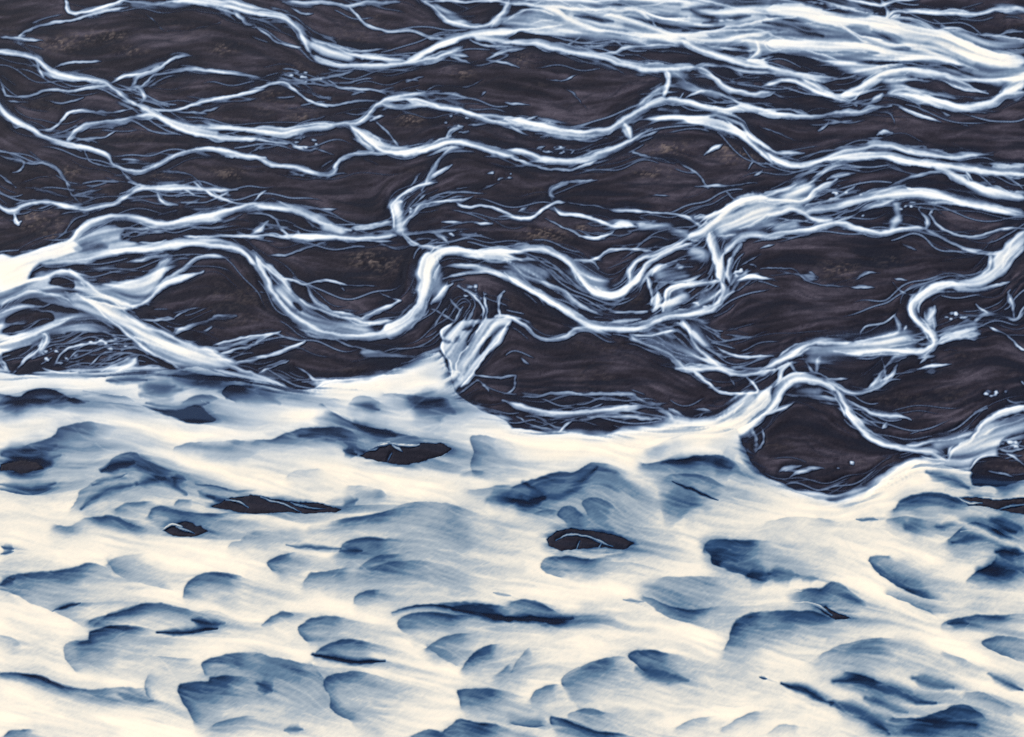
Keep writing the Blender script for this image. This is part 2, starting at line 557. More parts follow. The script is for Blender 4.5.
f 16 .95 256 413 293 405 318 398 356 388 400 378
f 20 .95 150 438 190 462 256 482 300 480
f 22 .95 256 462 320 465 356 473 406 483 456 495 500 512 525 530
f 20 .95 490 505 530 545 540 575 587 588 640 598 700 640 735 655 768 660
f 24 .95 768 508 720 525 680 540 650 560 630 580
f 16 .95 768 503 843 515 880 490 920 465
f 16 .95 768 520 830 530 900 552 960 565
f 20 .95 768 565 843 577 880 605 918 632 958 652 1024 702
f 18 .95 768 660 818 635 875 612
f 14 .95 943 577 990 595 1024 600
f 22 .95 0 600 40 610 65 640 60 665 100 685 150 690
f 14 .95 108 575 140 587 195 605 240 625 256 632
f 18 .95 256 572 306 597 376 617 396 642 431 670 506 682
f 14 .95 150 645 200 645 256 642
f 10 .95 512 680 560 677 595 657 625 652
f 14 .95 0 510 60 512 125 545 200 540 256 525 331 518 393 505
f 20 .95 0 540 60 540 130 552 200 555 250 545
f 18 .95 512 445 560 447 620 440 680 430 740 428
f 16 .95 456 435 500 440 560 452 610 455 640 480 660 500
f 20 .95 320 690 400 722 470 722
f 16 .95 0 680 60 720 150 715
T 0 368
d 7 .7 430 48 500 50 590 52
d 3 .9 60 5 180 12 340 8
d 16 .5 700 30 850 60 1000 70
d 6 .5 120 24 260 30 420 34
d 12 .4 560 80 700 70
c 2 .8 180 0 260 20 340 15
l 16 .55 640 20 720 10 800 25 900 40 1000 60
d 20 .4 680 30 800 45 900 50
l 30 .9 0 105 60 115 120 90 200 85 260 110 330 145
d 14 .5 0 170 100 150 200 140
p .8 270 130 300 115 345 138 350 148 300 146
l 16 .55 340 90 420 100 500 115 560 150
d 16 .45 560 110 640 95 720 90
p .9 555 150 640 165 720 165 760 150 800 150 850 190 860 215 800 225 740 215 650 190
l 20 .6 735 130 790 108 850 115 900 135
c 3 .8 810 130 845 155 865 185
l 22 .7 940 140 895 115 888 90 920 70 990 75 1024 80
l 40 .75 100 305 180 288 215 265 228 242 280 227 370 224 450 245
d 14 .6 0 345 60 330 150 330 220 320
d 22 .7 0 400 120 395 200 385
i 0 385 80 378 150 385 172 402 100 412 0 405
l 8 .8 245 458 200 485 120 508 50 500 0 490
l 36 .45 280 560 300 530 320 490 380 450 440 430
l 26 .75 440 380 480 350 540 342 600 375 680 410 760 450
d 8 .7 400 420 460 400 540 380
d 10 .7 690 440 740 455
d 8 .6 540 470 600 455 660 445
d 4 .5 360 470 430 450 500 430
l 18 .75 700 325 760 305 850 295 940 292 1024 298
l 6 .9 780 465 860 470 940 485 1024 495
d 8 .6 790 495 850 515
l 10 .6 700 545 720 525 780 525
l 14 .6 460 560 490 540 560 530 620 540
l 20 .8 590 600 600 570 640 560 700 565 800 580 960 585
l 22 .75 230 630 290 628 340 600 420 592 480 600 520 625 580 645 640 660
i 655 650 690 625 740 620 800 635 835 650 780 672 700 672
c 1.5 .8 640 655 665 660
l 14 .5 915 720 930 700 980 690
l 14 .6 970 680 1000 650 1024 640
d 5 .8 0 715 60 725
T 0 0 1
i 211 506 230 498 252 496 265 498 290 502 322 504 340 510 334 513 300 514 255 514 238 513 222 508
T 256 368
c 3 .8 0 60 80 80 150 92 230 85 290 60 360 50 440 45
c 2 .7 180 10 230 45 290 50
c 2 .5 0 30 60 45 120 40
s 10 .3 20 30 120 50
l 16 .85 265 145 300 180 360 210 420 230 520 245 620 270 720 295
d 14 .6 400 225 480 260 560 270
l 18 .45 265 148 300 128 370 140
l 18 .6 370 148 400 120 460 120 520 150
d 8 .5 380 150 440 155 490 165
l 26 .6 520 105 600 110 680 115 750 118 820 130
d 26 .65 620 130 680 145 740 155 790 170
l 24 .8 0 290 60 285 130 265 180 245 260 245 330 240 400 270 410 340
d 8 .9 350 330 400 345
i 415 350 470 325 530 305 600 310 680 295 740 300 778 325 740 355 680 375 600 385 500 378
c 6 .9 425 342 480 312 540 300
c 3 .85 540 300 600 308 660 300
c 3 .7 550 310 590 335
l 34 .7 870 410 850 380 865 340 855 300 870 278 920 275 1024 300
l 14 .5 780 430 850 410 940 405
d 14 .8 920 530 980 530 1024 540
l 26 .55 850 490 950 475 1024 470
l 25 .35 125 440 150 415 210 405 280 410
l 16 .6 370 470 420 470 480 490 540 520
d 10 .6 400 530 350 560
l 12 .85 210 635 280 615 380 605 470 590 540 570 620 560
l 60 .5 560 560 640 540 740 540 820 560 900 590
l 30 .75 330 720 360 695 430 678 500 685 560 690
l 20 .55 0 650 60 630 150 625 220 640
d 4 .6 120 715 250 720 330 725
T 512 368
c 8 .9 0 145 100 170 200 185 300 180 400 170 480 155 560 150
c 5 .8 300 195 400 190 500 195 590 205
c 4 .7 570 160 610 180 640 210 670 220
c 3 .6 620 165 690 190
c 2 .6 20 115 100 110 180 98 260 102 330 105 400 110 490 110
c 6 .6 370 110 430 105 490 108
c 3 .6 480 110 520 140
c 2 .7 300 165 370 135
c 3 .8 190 260 240 215
c 1.5 .5 20 190 80 230 160 245
c 1.5 .5 100 200 170 235 200 240
c 1.5 .5 730 160 770 165 800 180
c 1 .4 750 200 770 175
c 7 .9 690 0 760 5 840 10 920 25 1024 15
c 3 .8 720 10 770 50 810 85 860 105 930 110 980 100 980 75 940 40
c 1 .5 870 30 890 90
s 16 .6 860 210 910 160 950 130
c 16 .97 1024 100 980 150 930 195 870 225 800 240 720 240
c 5 .9 1024 180 960 230 900 260 850 265
c 3 .8 930 130 880 190
c 4 .6 960 240 975 290 975 340
c 3 .6 1000 240 1005 290 980 330
l 12 .7 540 320 600 305 640 285 690 265
l 28 .8 520 380 580 375 680 365 740 350 820 350 880 370 940 430
d 20 .4 820 380 900 410
l 30 .55 630 435 690 420 760 425 820 450 880 490
d 3 .95 640 460 720 490 790 515 825 527
d 40 .5 600 530 680 560 760 560
l 50 .85 0 480 60 455 130 430 190 415 250 415 300 385 350 380 410 400 460 440 500 500 530 550
d 14 .8 0 530 60 540 120 520
l 40 .55 300 590 275 550 290 525 340 520 400 545 440 590
l 22 .65 215 620 185 590 190 560 230 555 270 580 330 620
l 8 .6 90 575 150 565 190 580
l 10 .5 330 640 420 660 480 700
i 135 690 180 655 250 640 330 655 400 665 450 680 490 705 440 725 350 715 300 725 200 733 150 710
l 28 .8 770 736 780 700 810 685 880 685 960 690 1024 700
d 14 .6 930 300 960 370 1010 430
T 768 368
c 12 .95 0 170 40 110 80 60 140 40 200 45 250 70 280 100
c 5 .8 40 60 60 20 80 0
s 12 .4 120 85 200 90
c 8 .92 280 90 310 150 330 200 380 250 440 290 520 315 600 330 670 345 710 370
c 6 .85 230 45 300 90 380 100 440 75 480 50 530 45
c 6 .7 400 85 440 45 470 0
c 4 .8 460 60 500 20 510 0
c 3 .7 180 35 260 45 340 45
c 4 .6 60 110 150 115 240 125 290 135
c 3 .8 0 190 60 160 100 140
c 3 .5 100 0 130 30
c 3 .6 175 0 200 30
c 3 .7 320 130 370 160 430 185 510 195 570 215
s 8 .5 420 180 510 195
c 5 .8 460 240 480 215
c 5 .85 560 310 640 300 720 290 790 270 830 255
s 12 .5 680 310 780 285
w .65 5 700 400 720 350 830 270 870 220 1030 190 1030 250 940 290 920 350 830 370 800 440
c 8 .95 1024 155 960 170 900 195 860 230 830 280 780 320 740 345 720 370
c 9 .9 860 270 930 230 1024 200
c 4 .8 780 380 850 300 900 265
c 3 .7 930 320 940 280 1024 240
c 3 .7 930 320 980 330 1024 310
c 3 .7 960 340 1024 380
c 4 .7 970 320 1010 290
c 3 .6 940 120 980 135 1024 130
c 4 .6 865 95 890 92
c 4 .6 930 100 960 92
c 6 .5 630 20 690 16
c 1.5 .6 1005 30 1015 55
c 6 .8 335 385 350 375
c 2 .6 280 395 290 395
c 4 .7 30 420 60 400 140 390
c 5 .7 80 440 130 415 230 400
d 10 .7 0 400 20 420 0 440
c 6 .8 0 445 80 490 180 510 260 520 330 505 400 485
d 14 .75 250 530 330 525 390 500 430 470
c 18 .97 300 570 380 540 450 490 520 440 600 390 700 380
p .85 820 400 850 370 930 355 1000 370 1030 400 1030 440 960 470 880 475 810 470
d 12 .6 640 420 740 450 800 480
c 3 .95 800 420 830 380 880 350 940 355
c 5 .9 600 450 700 470 800 500 900 515 1024 510
d 14 .6 900 470 960 480 1024 440
c 3 .7 900 410 980 430 1024 440
l 26 .85 500 570 530 530 600 505 680 500 750 520 830 550
i 760 520 830 515 900 525 1030 520 1030 590 960 570 880 555 800 545
c 2 .8 740 510 790 535 860 540
c 2 .5 920 565 960 550 1024 545
l 26 .85 720 690 760 650 820 625 900 640 960 665 1024 700
c 5 .8 770 655 850 660 930 690 1000 730
d 20 .7 900 610 980 640 1024 660
l 40 .35 0 620 80 600 200 600 330 620
d 3 .5 360 605 440 615
l 15 .45 480 610 560 600 640 615
d 18 .4 560 640 700 650
c 8 .95 350 620 450 650 560 690 650 720
T 0 552
l 18 .8 0 120 40 95 110 85 200 80 300 65 360 50 420 65 450 85
d 8 .6 0 130 60 105
l 25 .55 330 300 200 240 130 210 80 175 30 160 0 155
d 3 .9 215 245 270 222 320 210
l 14 .4 380 285 450 240 540 215 640 205
l 14 .75 360 275 450 245 520 225 600 205 700 215 780 240 860 265
d 10 .8 770 275 830 290 900 290
d 6 .9 630 320 740 325 870 312
l 28 .85 300 475 260 430 255 385 280 365 350 350 360 320 420 300 520 297 590 305 640 320
l 10 .35 600 410 700 420 800 430
l 22 .75 815 490 808 455 840 430 920 412 1020 405
l 34 .85 770 680 730 600 720 540 760 525 830 520 840 505 930 498 1020 510
l 10 .9 0 490 70 490 150 500 230 525 330 550 420 550 520 548 590 545
d 12 .7 480 570 560 590 610 600
l 12 .5 600 600 580 540 590 505
l 18 .5 430 50 450 30 520 10 600 0
l 15 .45 720 165 600 140 520 115 460 80 430 45
l 26 .75 735 175 740 145 780 105 840 92 930 92 1010 120
d 4 .6 0 10 60 0
l 15 .7 20 737 60 712 140 710
l 15 .6 850 700 900 675 1020 655
l 18 .4 800 240 900 250 960 300
l 20 .3 0 330 60 350 100 380
T 256 552
l 22 .85 60 75 48 45 80 25 160 0
d 6 .6 330 0 420 0
l 24 .55 185 125 220 90 300 70 390 60
l 14 .7 395 205 400 185 440 160 510 148
l 30 .45 420 60 480 20 600 0
l 36 .4 470 60 600 30 760 60
l 12 .7 30 290 60 260 110 245 180 260
l 26 .75 200 355 160 315 190 285 240 262 300 260 400 280
l 18 .75 240 410 280 370 340 352 420 360 500 380
d 7 .9 235 410 320 430 420 440 520 435
l 40 .75 370 680 300 630 285 570 268 515 320 490 420 480 520 520
l 26 .75 575 310 568 290 580 260 640 242 720 240 800 250 880 270
l 5 .9 540 240 600 220 680 208 760 212 840 235 920 270
d 12 .95 800 225 880 235 960 260 1020 275
l 14 .8 740 205 800 205 900 210 1020 225
l 22 .6 680 390 720 360 790 335 860 330
l 12 .4 830 475 760 435 700 400 680 385
l 24 .75 825 470 850 420 900 385 980 365
l 20 .5 960 495 1020 450
l 28 .85 815 620 805 580 800 555 850 545 940 550 1020 570
l 26 .9 620 737 680 715 740 720 800 675 880 680 960 700 1020 720
l 40 .65 0 410 80 425 180 445 240 450
l 20 .35 235 450 270 510 285 580 300 640
d 12 .6 0 530 60 560
d 8 .5 120 715 190 715
d 3 .4 950 165 1020 180
T 512 552
c 4 .9 200 10 290 22 390 12 450 -5
l 22 .8 190 110 110 65 120 30 160 15 220 20 300 30 420 15
l 18 .75 0 200 60 190 130 210 210 255
d 12 .95 -10 270 80 265 160 275 240 262
d 10 .45 150 290 300 280
l 14 .4 120 300 250 270 330 260
l 26 .75 760 310 690 285 600 245 540 200 530 195
d 3 .7 440 198 530 200
l 36 .35 600 105 740 100 860 110
l 32 .85 840 70 800 50 795 20 780 0
l 24 .65 1020 125 950 110 880 85 830 65
d 16 .6 940 100 1020 105
l 32 .85 850 385 875 340 880 290 920 265 980 245 1020 238
l 40 .75 200 540 195 520 240 480 320 445 400 418 460 420
l 28 .8 530 475 470 430 465 405 500 392 580 395 680 430
d 16 .5 500 470 620 500 700 520
l 25 .6 70 590 90 560 140 535 190 535
l 20 .55 230 650 300 625 400 650
l 14 .9 160 690 160 665 220 675 290 700 360 720 480 737
l 12 .8 150 700 80 708 0 695
l 16 .4 850 710 920 660 1020 640
l 18 .4 660 700 740 665 820 655
l 22 .35 0 480 60 400 100 380
d 2 .8 990 508 1015 513
T 768 552
d 16 .7 0 90 60 95 110 100
l 22 .8 700 190 620 180 540 150 470 110 420 75 398 40 410 25 480 22
l 30 .8 800 110 850 70 890 50 920 10
d 20 .7 850 70 940 75 1020 70
d 12 .8 920 0 1020 5
l 26 .85 130 155 200 150 265 125 330 155 390 200 440 238
l 30 .85 0 240 100 232 190 240 280 268 350 268
i 180 215 230 215 290 245 335 265 280 268 220 240
c 4 .9 0 225 60 215 140 205 200 215 260 250
c 3 .8 0 180 70 175 120 160 160 155
d 10 .5 120 105 200 115
l 14 .8 690 300 720 275 800 258 900 260 1020 255
d 8 .7 720 290 800 285
l 16 .6 680 275 620 235 560 205 480 175
l 24 .7 1020 450 940 420 890 400 855 365 870 345 930 342 1000 350
l 46 .4 220 415 280 380 340 365 430 345 520 350
l 20 .3 340 375 420 355 520 370
d 13 .7 270 520 350 515 430 540 520 565 610 595 670 605
l 12 .7 315 483 390 500 460 525
d 14 .6 580 510 680 530 740 545
d 7 .85 60 530 150 560 250 605
d 15 .7 250 605 340 640 430 690 490 730
d 12 .5 390 590 480 620 560 640
l 40 .82 500 665 560 665 610 660 680 640 760 610 830 630 880 670 930 700
d 26 .5 550 720 700 690 820 690
c 3 .9 600 655 680 635 750 612
l 20 .5 800 560 880 570 960 610 1020 650
d 8 .8 880 490 950 520 1020 550
l 10 .5 700 400 800 440 900 490
l 20 .3 0 720 60 690 140 700
T 256 0
k 16 10 820 490
k 20 5 200 310
k 14 6 200 575
T 256 184
k 14 8 870 440
k 10 10 590 90
k 16 4 820 205
T 768 184
k 20 8 300 40
k 12 6 750 525
k 14 5 560 90
T 512 184
k 14 8 930 350
k 12 7 760 470
T 512 0
k 20 4 170 600
T 768 368
k 14 4 890 100
k 12 6 990 300
T 0 184
k 20 8 230 690
k 30 5 430 640
T 256 0
k 14 5 980 700
T 0 0 1
f 16 .5 0 436 50 416 100 410 140 415 175 430 200 436 256 426
f 16 .5 256 413 293 405 318 398 356 388 400 378
f 20 .5 150 438 190 462 256 482 300 480
f 22 .5 256 462 320 465 356 473 406 483 456 495 500 512 525 530
f 20 .5 490 505 530 545 540 575 587 588 640 598 700 640 735 655 768 660
f 24 .5 768 508 720 525 680 540 650 560 630 580
f 16 .5 768 503 843 515 880 490 920 465
f 16 .5 768 520 830 530 900 552 960 565
f 20 .5 768 565 843 577 880 605 918 632 958 652 1024 702
f 18 .5 768 660 818 635 875 612
f 14 .5 943 577 990 595 1024 600
f 22 .5 0 600 40 610 65 640 60 665 100 685 150 690
f 14 .5 108 575 140 587 195 605 240 625 256 632
f 18 .5 256 572 306 597 376 617 396 642 431 670 506 682
f 14 .5 150 645 200 645 256 642
f 10 .5 512 680 560 677 595 657 625 652
f 14 .5 0 510 60 512 125 545 200 540 256 525 331 518 393 505
f 20 .5 0 540 60 540 130 552 200 555 250 545
f 18 .5 512 445 560 447 620 440 680 430 740 428
f 16 .5 456 435 500 440 560 452 610 455 640 480 660 500
f 20 .5 320 690 400 722 470 722
f 16 .5 0 680 60 720 150 715
T 0 0 1
h 110 26 120 345
h 26 24 470 325
h 45 24 690 270
h 40 22 990 440
h 22 18 415 200
h 40 24 700 345
h 40 14 830 195
h 60 10 590 415
h 40 12 985 60
h 60 14 60 190
h 60 14 330 85
T 0 184 .5
l 16 .45 0 432 40 415 90 410 150 430 260 442 340 462
d 9 .3 0 440 60 435 120 445 180 435
d 8 .55 290 440 360 450 420 440
d 16 .4 440 415 520 425 560 440
l 14 .65 452 432 445 410 480 402 560 415 620 425
d 9 .4 0 545 60 560 120 545
d 7 .5 0 600 60 610 110 598
d 12 .6 200 575 260 558 330 590 370 620
d 8 .55 160 650 200 620 270 600
d 7 .7 415 622 470 638
d 12 .65 600 505 660 500 700 520 740 545
f 9 .75 0 490 80 465 170 455 260 480 350 500 440 510 560 480 700 440 780 430
f 10 .8 340 540 420 580 520 602 620 625 700 618
f 10 .8 690 605 800 610 900 590 1000 600
f 8 .75 800 430 860 400 930 440 1000 490
f 8 .7 930 560 900 590 860 610
f 9 .7 700 655 640 680 500 690 430 700
T 512 368 .5
f 9 .8 0 150 120 165 260 160 380 130 470 125
f 8 .75 180 185 230 215 270 250 295 265
d 9 .5 20 230 90 260 170 200
d 10 .5 300 190 380 185 440 200
f 9 .8 560 270 640 280 720 250 800 200 860 190
f 8 .6 400 270 330 320 300 360 250 400
f 7 .6 230 455 130 440 0 440
f 9 .7 500 350 640 410 740 470 840 520 1010 640
d 9 .6 880 350 950 340 1010 365
d 10 .55 850 320 930 310 1010 330
f 7 .7 860 300 940 330 1020 360
l 8 .7 270 455 340 480 420 480
T 0 0 1
w .5 10 500 14 640 4 780 8 900 20 1024 44 1024 84 930 72 820 60 700 50 600 42 520 30
T 400 230 .3324
d 5 .8 220 300 200 350
d 4 .8 275 315 240 375
d 4 .7 150 420 140 380
d 4 .7 120 330 150 340
s 12 .8 170 440 130 470 60 480
T 684 0 .3324
d 7 .6 240 70 330 85 420 110
d 6 .6 570 100 620 125 680 145
d 7 .8 120 155 170 150 210 160
p .85 240 175 330 170 440 190 360 200 280 200
p .85 520 180 640 185 780 190 850 205 740 207 600 197
d 5 .7 60 70 130 60 200 50
d 6 .6 420 30 520 45 590 40
d 6 .6 20 30 60 50 100 60
d 5 .6 0 95 60 90 120 80
c 3 .9 0 115 150 80 260 60 350 55
c 4 .95 100 95 220 90 330 130 450 145 560 155
c 3 .9 460 70 530 110 600 130
T 512 0 .25
d 6 .7 250 60 320 70 400 90
d 7 .65 540 60 620 75 700 70
d 5 .6 680 40 760 30 840 35
c 3 .95 500 42 580 70 640 82 720 85
T 0 0 1
c 1.5 .75 226 500 240 503 250 508
c 1.5 .65 262 498 285 506 302 513
c 1 .5 290 503 310 508 325 509
c 2 .85 162 531 172 525 182 527
c 1.5 .6 176 527 186 530 194 533
c 1.5 .65 556 541 570 534 590 538 612 546
c 1 .5 575 552 580 541
c 1 .5 596 552 600 543
c 1 .4 390 462 393 452
"""
import bpy, math, time
import numpy as np
T0 = time.time()
rng = np.random.default_rng(7)
F = np.float32
# ------------------------------------------------------------------ survey chart of the flood plain
# the river was surveyed on a chart (u to the right, v towards the viewer); at() turns chart points into metres on the ground
H, PITCH, VF = 600.0, math.radians(33.0), math.radians(24.0)
K = 2*math.tan(VF/2)/737
def at(u, v):
    b = (u-512)*K; a = (v-368.5)*K
    dy = -a*math.sin(PITCH)+math.cos(PITCH); dz = -a*math.cos(PITCH)-math.sin(PITCH)
    t = H/(-dz)
    return b*t, dy*t

STEP = 0.75
U0, U1, V0, V1 = -4.0, 1028.0, -4.0, 741.0
us = np.arange(U0, U1, STEP, dtype=F); vs = np.arange(V0, V1, STEP, dtype=F)
NX, NY = len(us), len(vs)
# ------------------------------------------------------------------ noise helpers
def vnoise(sx, sy, seed, oct=1):
    """smooth value noise on the chart, cell size sx by sy, range about 0..1"""
    out = np.zeros((NY, NX), F); amp, tot = 1.0, 0.0
    for o in range(oct):
        r = np.random.default_rng(seed*13+o)
        gx = (us-U0)/sx*(2**o); gy = (vs-V0)/sy*(2**o)
        n = r.random((int(gy[-1])+3, int(gx[-1])+3)).astype(F)
        ix = gx.astype(int); fx = gx-ix; fx = fx*fx*(3-2*fx)
        iy = gy.astype(int); fy = gy-iy; fy = fy*fy*(3-2*fy)
        rows = n[:, ix]*(1-fx)+n[:, ix+1]*fx
        out += amp*(rows[iy]*(1-fy)[:, None]+rows[iy+1]*fy[:, None])
        tot += amp; amp *= .5
    return out/tot
def box(a, r, axis):
    if r < 1: return a
    pad = [(0, 0), (0, 0)]; pad[axis] = (r+1, r)
    c = np.cumsum(np.pad(a, pad, mode='edge').astype(np.float64), axis=axis)
    n = a.shape[axis]
    lo = [slice(None)]*2; hi = [slice(None)]*2
    lo[axis] = slice(0, n); hi[axis] = slice(2*r+1, 2*r+1+n)
    return ((c[tuple(hi)]-c[tuple(lo)])/(2*r+1)).astype(F)
def blur(a, px):
    r = max(1, int(round(px/STEP*0.9)))
    for _ in range(2): a = box(box(a, r, 0), r, 1)
    return a
def sm(a, b, x):
    t = np.clip((x-a)/(b-a), 0, 1); return t*t*(3-2*t)

UU, VV = np.meshgrid(us, vs)
WX = UU+(vnoise(24, 15, 1, 2)-.5)*6.0+(vnoise(5, 4, 5, 2)-.5)*1.6
WY = VV+(vnoise(24, 15, 2, 2)-.5)*4.5+(vnoise(5, 4, 6, 2)-.5)*1.3

# ------------------------------------------------------------------ geometry of one traced line
def smooth_line(p, closed=False, seg=5.0):
    p = np.asarray(p, float)
    if len(p) < 3 and not closed: 
        n = max(1, int(np.hypot(*(p[1]-p[0]))/seg)+1); t = np.linspace(0, 1, n+1)[:, None]
        return p[0]*(1-t)+p[1]*t
    if closed: q = np.vstack([p[-1], p, p[0], p[1]])
    else: q = np.vstack([2*p[0]-p[1], p, 2*p[-1]-p[-2]])
    out = []
    for i in range(1, len(q)-2):
        a, b, c, d = q[i-1:i+3]
        n = max(1, int(np.hypot(*(c-b))/seg+.99))
        for k in range(n):
            t = k/n
            out.append(.5*((2*b)+(-a+c)*t+(2*a-5*b+4*c-d)*t*t+(-a+3*b-3*c+d)*t**3))
    if not closed: out.append(q[-2])
    return np.array(out)
def window(x0, x1, y0, y1):
    i0 = max(0, int((x0-U0)/STEP)); i1 = min(NX, int((x1-U0)/STEP)+2)
    j0 = max(0, int((y0-V0)/STEP)); j1 = min(NY, int((y1-V0)/STEP)+2)
    return i0, i1, j0, j1
def line_field(L, reach, soft=False):
    """distance, side (+ right of travel), 0..1 position along the line and overshoot past its ends, in a window round the line"""
    x0, y0 = L.min(0)-reach-5; x1, y1 = L.max(0)+reach+5
    i0, i1, j0, j1 = window(x0, x1, y0, y1)
    if i1-i0 < 2 or j1-j0 < 2: return None
    sh = (j1-j0, i1-i0)
    D = np.full(sh, 1e4, F); S = np.zeros(sh, F); TT = np.zeros(sh, F); OV = np.zeros(sh, F)
    if soft: SW = np.zeros(sh, F)+F(1e-12); ST = np.zeros(sh, F); SO = np.zeros(sh, F)
    d = np.diff(L, axis=0); ln = np.hypot(d[:, 0], d[:, 1])+1e-6; cum = np.concatenate([[0], np.cumsum(ln)]); tot = cum[-1]
    for k in range(len(d)):
        a = L[k]; b = L[k+1]
        if soft: m0, m1, n0, n1 = i0, i1, j0, j1
        else: m0, m1, n0, n1 = window(min(a[0], b[0])-reach-5, max(a[0], b[0])+reach+5, min(a[1], b[1])-reach-5, max(a[1], b[1])+reach+5)
        if m1-m0 < 1 or n1-n0 < 1: continue
        gx = WX[n0:n1, m0:m1]-F(a[0]); gy = WY[n0:n1, m0:m1]-F(a[1])
        dx, dy = F(d[k, 0]/ln[k]), F(d[k, 1]/ln[k])
        s = gx*dx+gy*dy; c = np.clip(s, 0, F(ln[k]))
        ex = gx-c*dx; ey = gy-c*dy
        dist = np.sqrt(ex*ex+ey*ey)
        sl = (slice(n0-j0, n1-j0), slice(m0-i0, m1-i0))
        if soft:
            q = F(ln[k])/(dist*dist+3)**2; SW += q; ST += q*((cum[k]+c)/tot)
            if k == 0: SO += q*np.maximum(-s, 0)
            if k == len(d)-1: SO += q*np.maximum(s-F(ln[k]), 0)
        cur = D[sl]; m = dist < cur
        if not m.any(): continue
        cur[m] = dist[m]
        S[sl][m] = (gy*dx-gx*dy)[m]
        TT[sl][m] = ((cum[k]+c)/tot)[m]
        o = np.zeros_like(s)
        if k == 0: o = np.maximum(o, -s)
        if k == len(d)-1: o = np.maximum(o, s-F(ln[k]))
        OV[sl][m] = o[m]
    if soft: TT = ST/SW; OV = SO/SW
    return (i0, i1, j0, j1), D, S, TT, OV, tot
def poly_field(P, reach=8):
    """signed distance of a closed outline, positive inside"""
    r = line_field(np.vstack([P, P[:1]]), reach)
    if r is None: return None
    W, D = r[0], r[1]; i0, i1, j0, j1 = W
    X = WX[j0:j1, i0:i1]; Y = WY[j0:j1, i0:i1]
    ins = np.zeros(X.shape, bool)
    q = np.roll(P, -1, 0)
    for (ax, ay), (bx, by) in zip(P, q):
        if ay == by: continue
        ins ^= ((ay > Y) != (by > Y)) & (X < F((bx-ax)/(by-ay))*(Y-F(ay))+F(ax))
    return W, np.where(ins, D, -D)

# ------------------------------------------------------------------ read the survey
ops = []; tx = ty = 0.0; sc = .25
for row in SURVEY.strip().splitlines():
    w = row.split()
    if not w: continue
    if w[0] == 'T':
        tx, ty = float(w[1]), float(w[2]); sc = float(w[3]) if len(w) > 3 else .25; continue
    npar = {'c': 2, 's': 2, 'l': 2, 'd': 2, 'w': 2, 'p': 1, 'i': 0, 'b': 2, 'k': 2, 'f': 2, 'h': 2}[w[0]]
    par = [float(x) for x in w[1:1+npar]]
    xy = np.array([float(x) for x in w[1+npar:]]).reshape(-1, 2)
    edge0 = sc == .25 and (min(xy[0][0], 1024-xy[0][0], xy[0][1], 736-xy[0][1]) < 12)
    edge1 = sc == .25 and (min(xy[-1][0], 1024-xy[-1][0], xy[-1][1], 736-xy[-1][1]) < 12)
    Q = xy*sc+(tx, ty)
    if w[0] == 'c' and len(Q) > 1:                       # lines that leave their map sheet run on across its border
        if edge0: q = Q[0]-Q[1]; Q[0] = Q[0]+q/np.hypot(*q)*8
        if edge1: q = Q[-1]-Q[-2]; Q[-1] = Q[-1]+q/np.hypot(*q)*8
    ops.append((w[0], par, Q, edge0, edge1))

lines = [(n, o[1][0], smooth_line(o[2], seg=3.0)) for n, o in enumerate(ops) if o[0] == 'c']
PTS = np.vstack([l for _, _, l in lines]); OWN = np.concatenate([[n]*len(l) for n, _, l in lines]); PW = np.concatenate([[w]*len(l) for _, w, l in lines])
WPOLY = [o[2] for o in ops if o[0] == 'w']
def joined(p, n, w):
    dd = np.hypot(PTS[:, 0]-p[0], PTS[:, 1]-p[1])
    return bool(((dd < np.maximum(PW*.6, 2.5)+1.0) & (OWN != n) & (PW > .45*w)).any())
D = np.zeros((NY, NX), F)            # how much milky water stands over the sand, 0 dry .. 1 opaque
BR = np.zeros((NY, NX), F)           # pale pumice-brown gravel
RLL = np.zeros((NY, NX), F)             # where many fine rills run together
SPK = np.zeros((NY, NX), F)             # small bright pools and rills
BODY = np.zeros((NY, NX), F)         # the broad river in the foreground
ISL = np.zeros((NY, NX), np.int16); islands = 0
g = 8                                # flow direction is gathered on a coarse chart
fx = np.zeros((int((V1-V0)/g)+2, int((U1-U0)/g)+2)); fy = fx.copy()
WN = vnoise(22, 16, 9, 2); HN = vnoise(26, 5, 10, 3)
ISN = vnoise(5, 2.6, 11, 3)
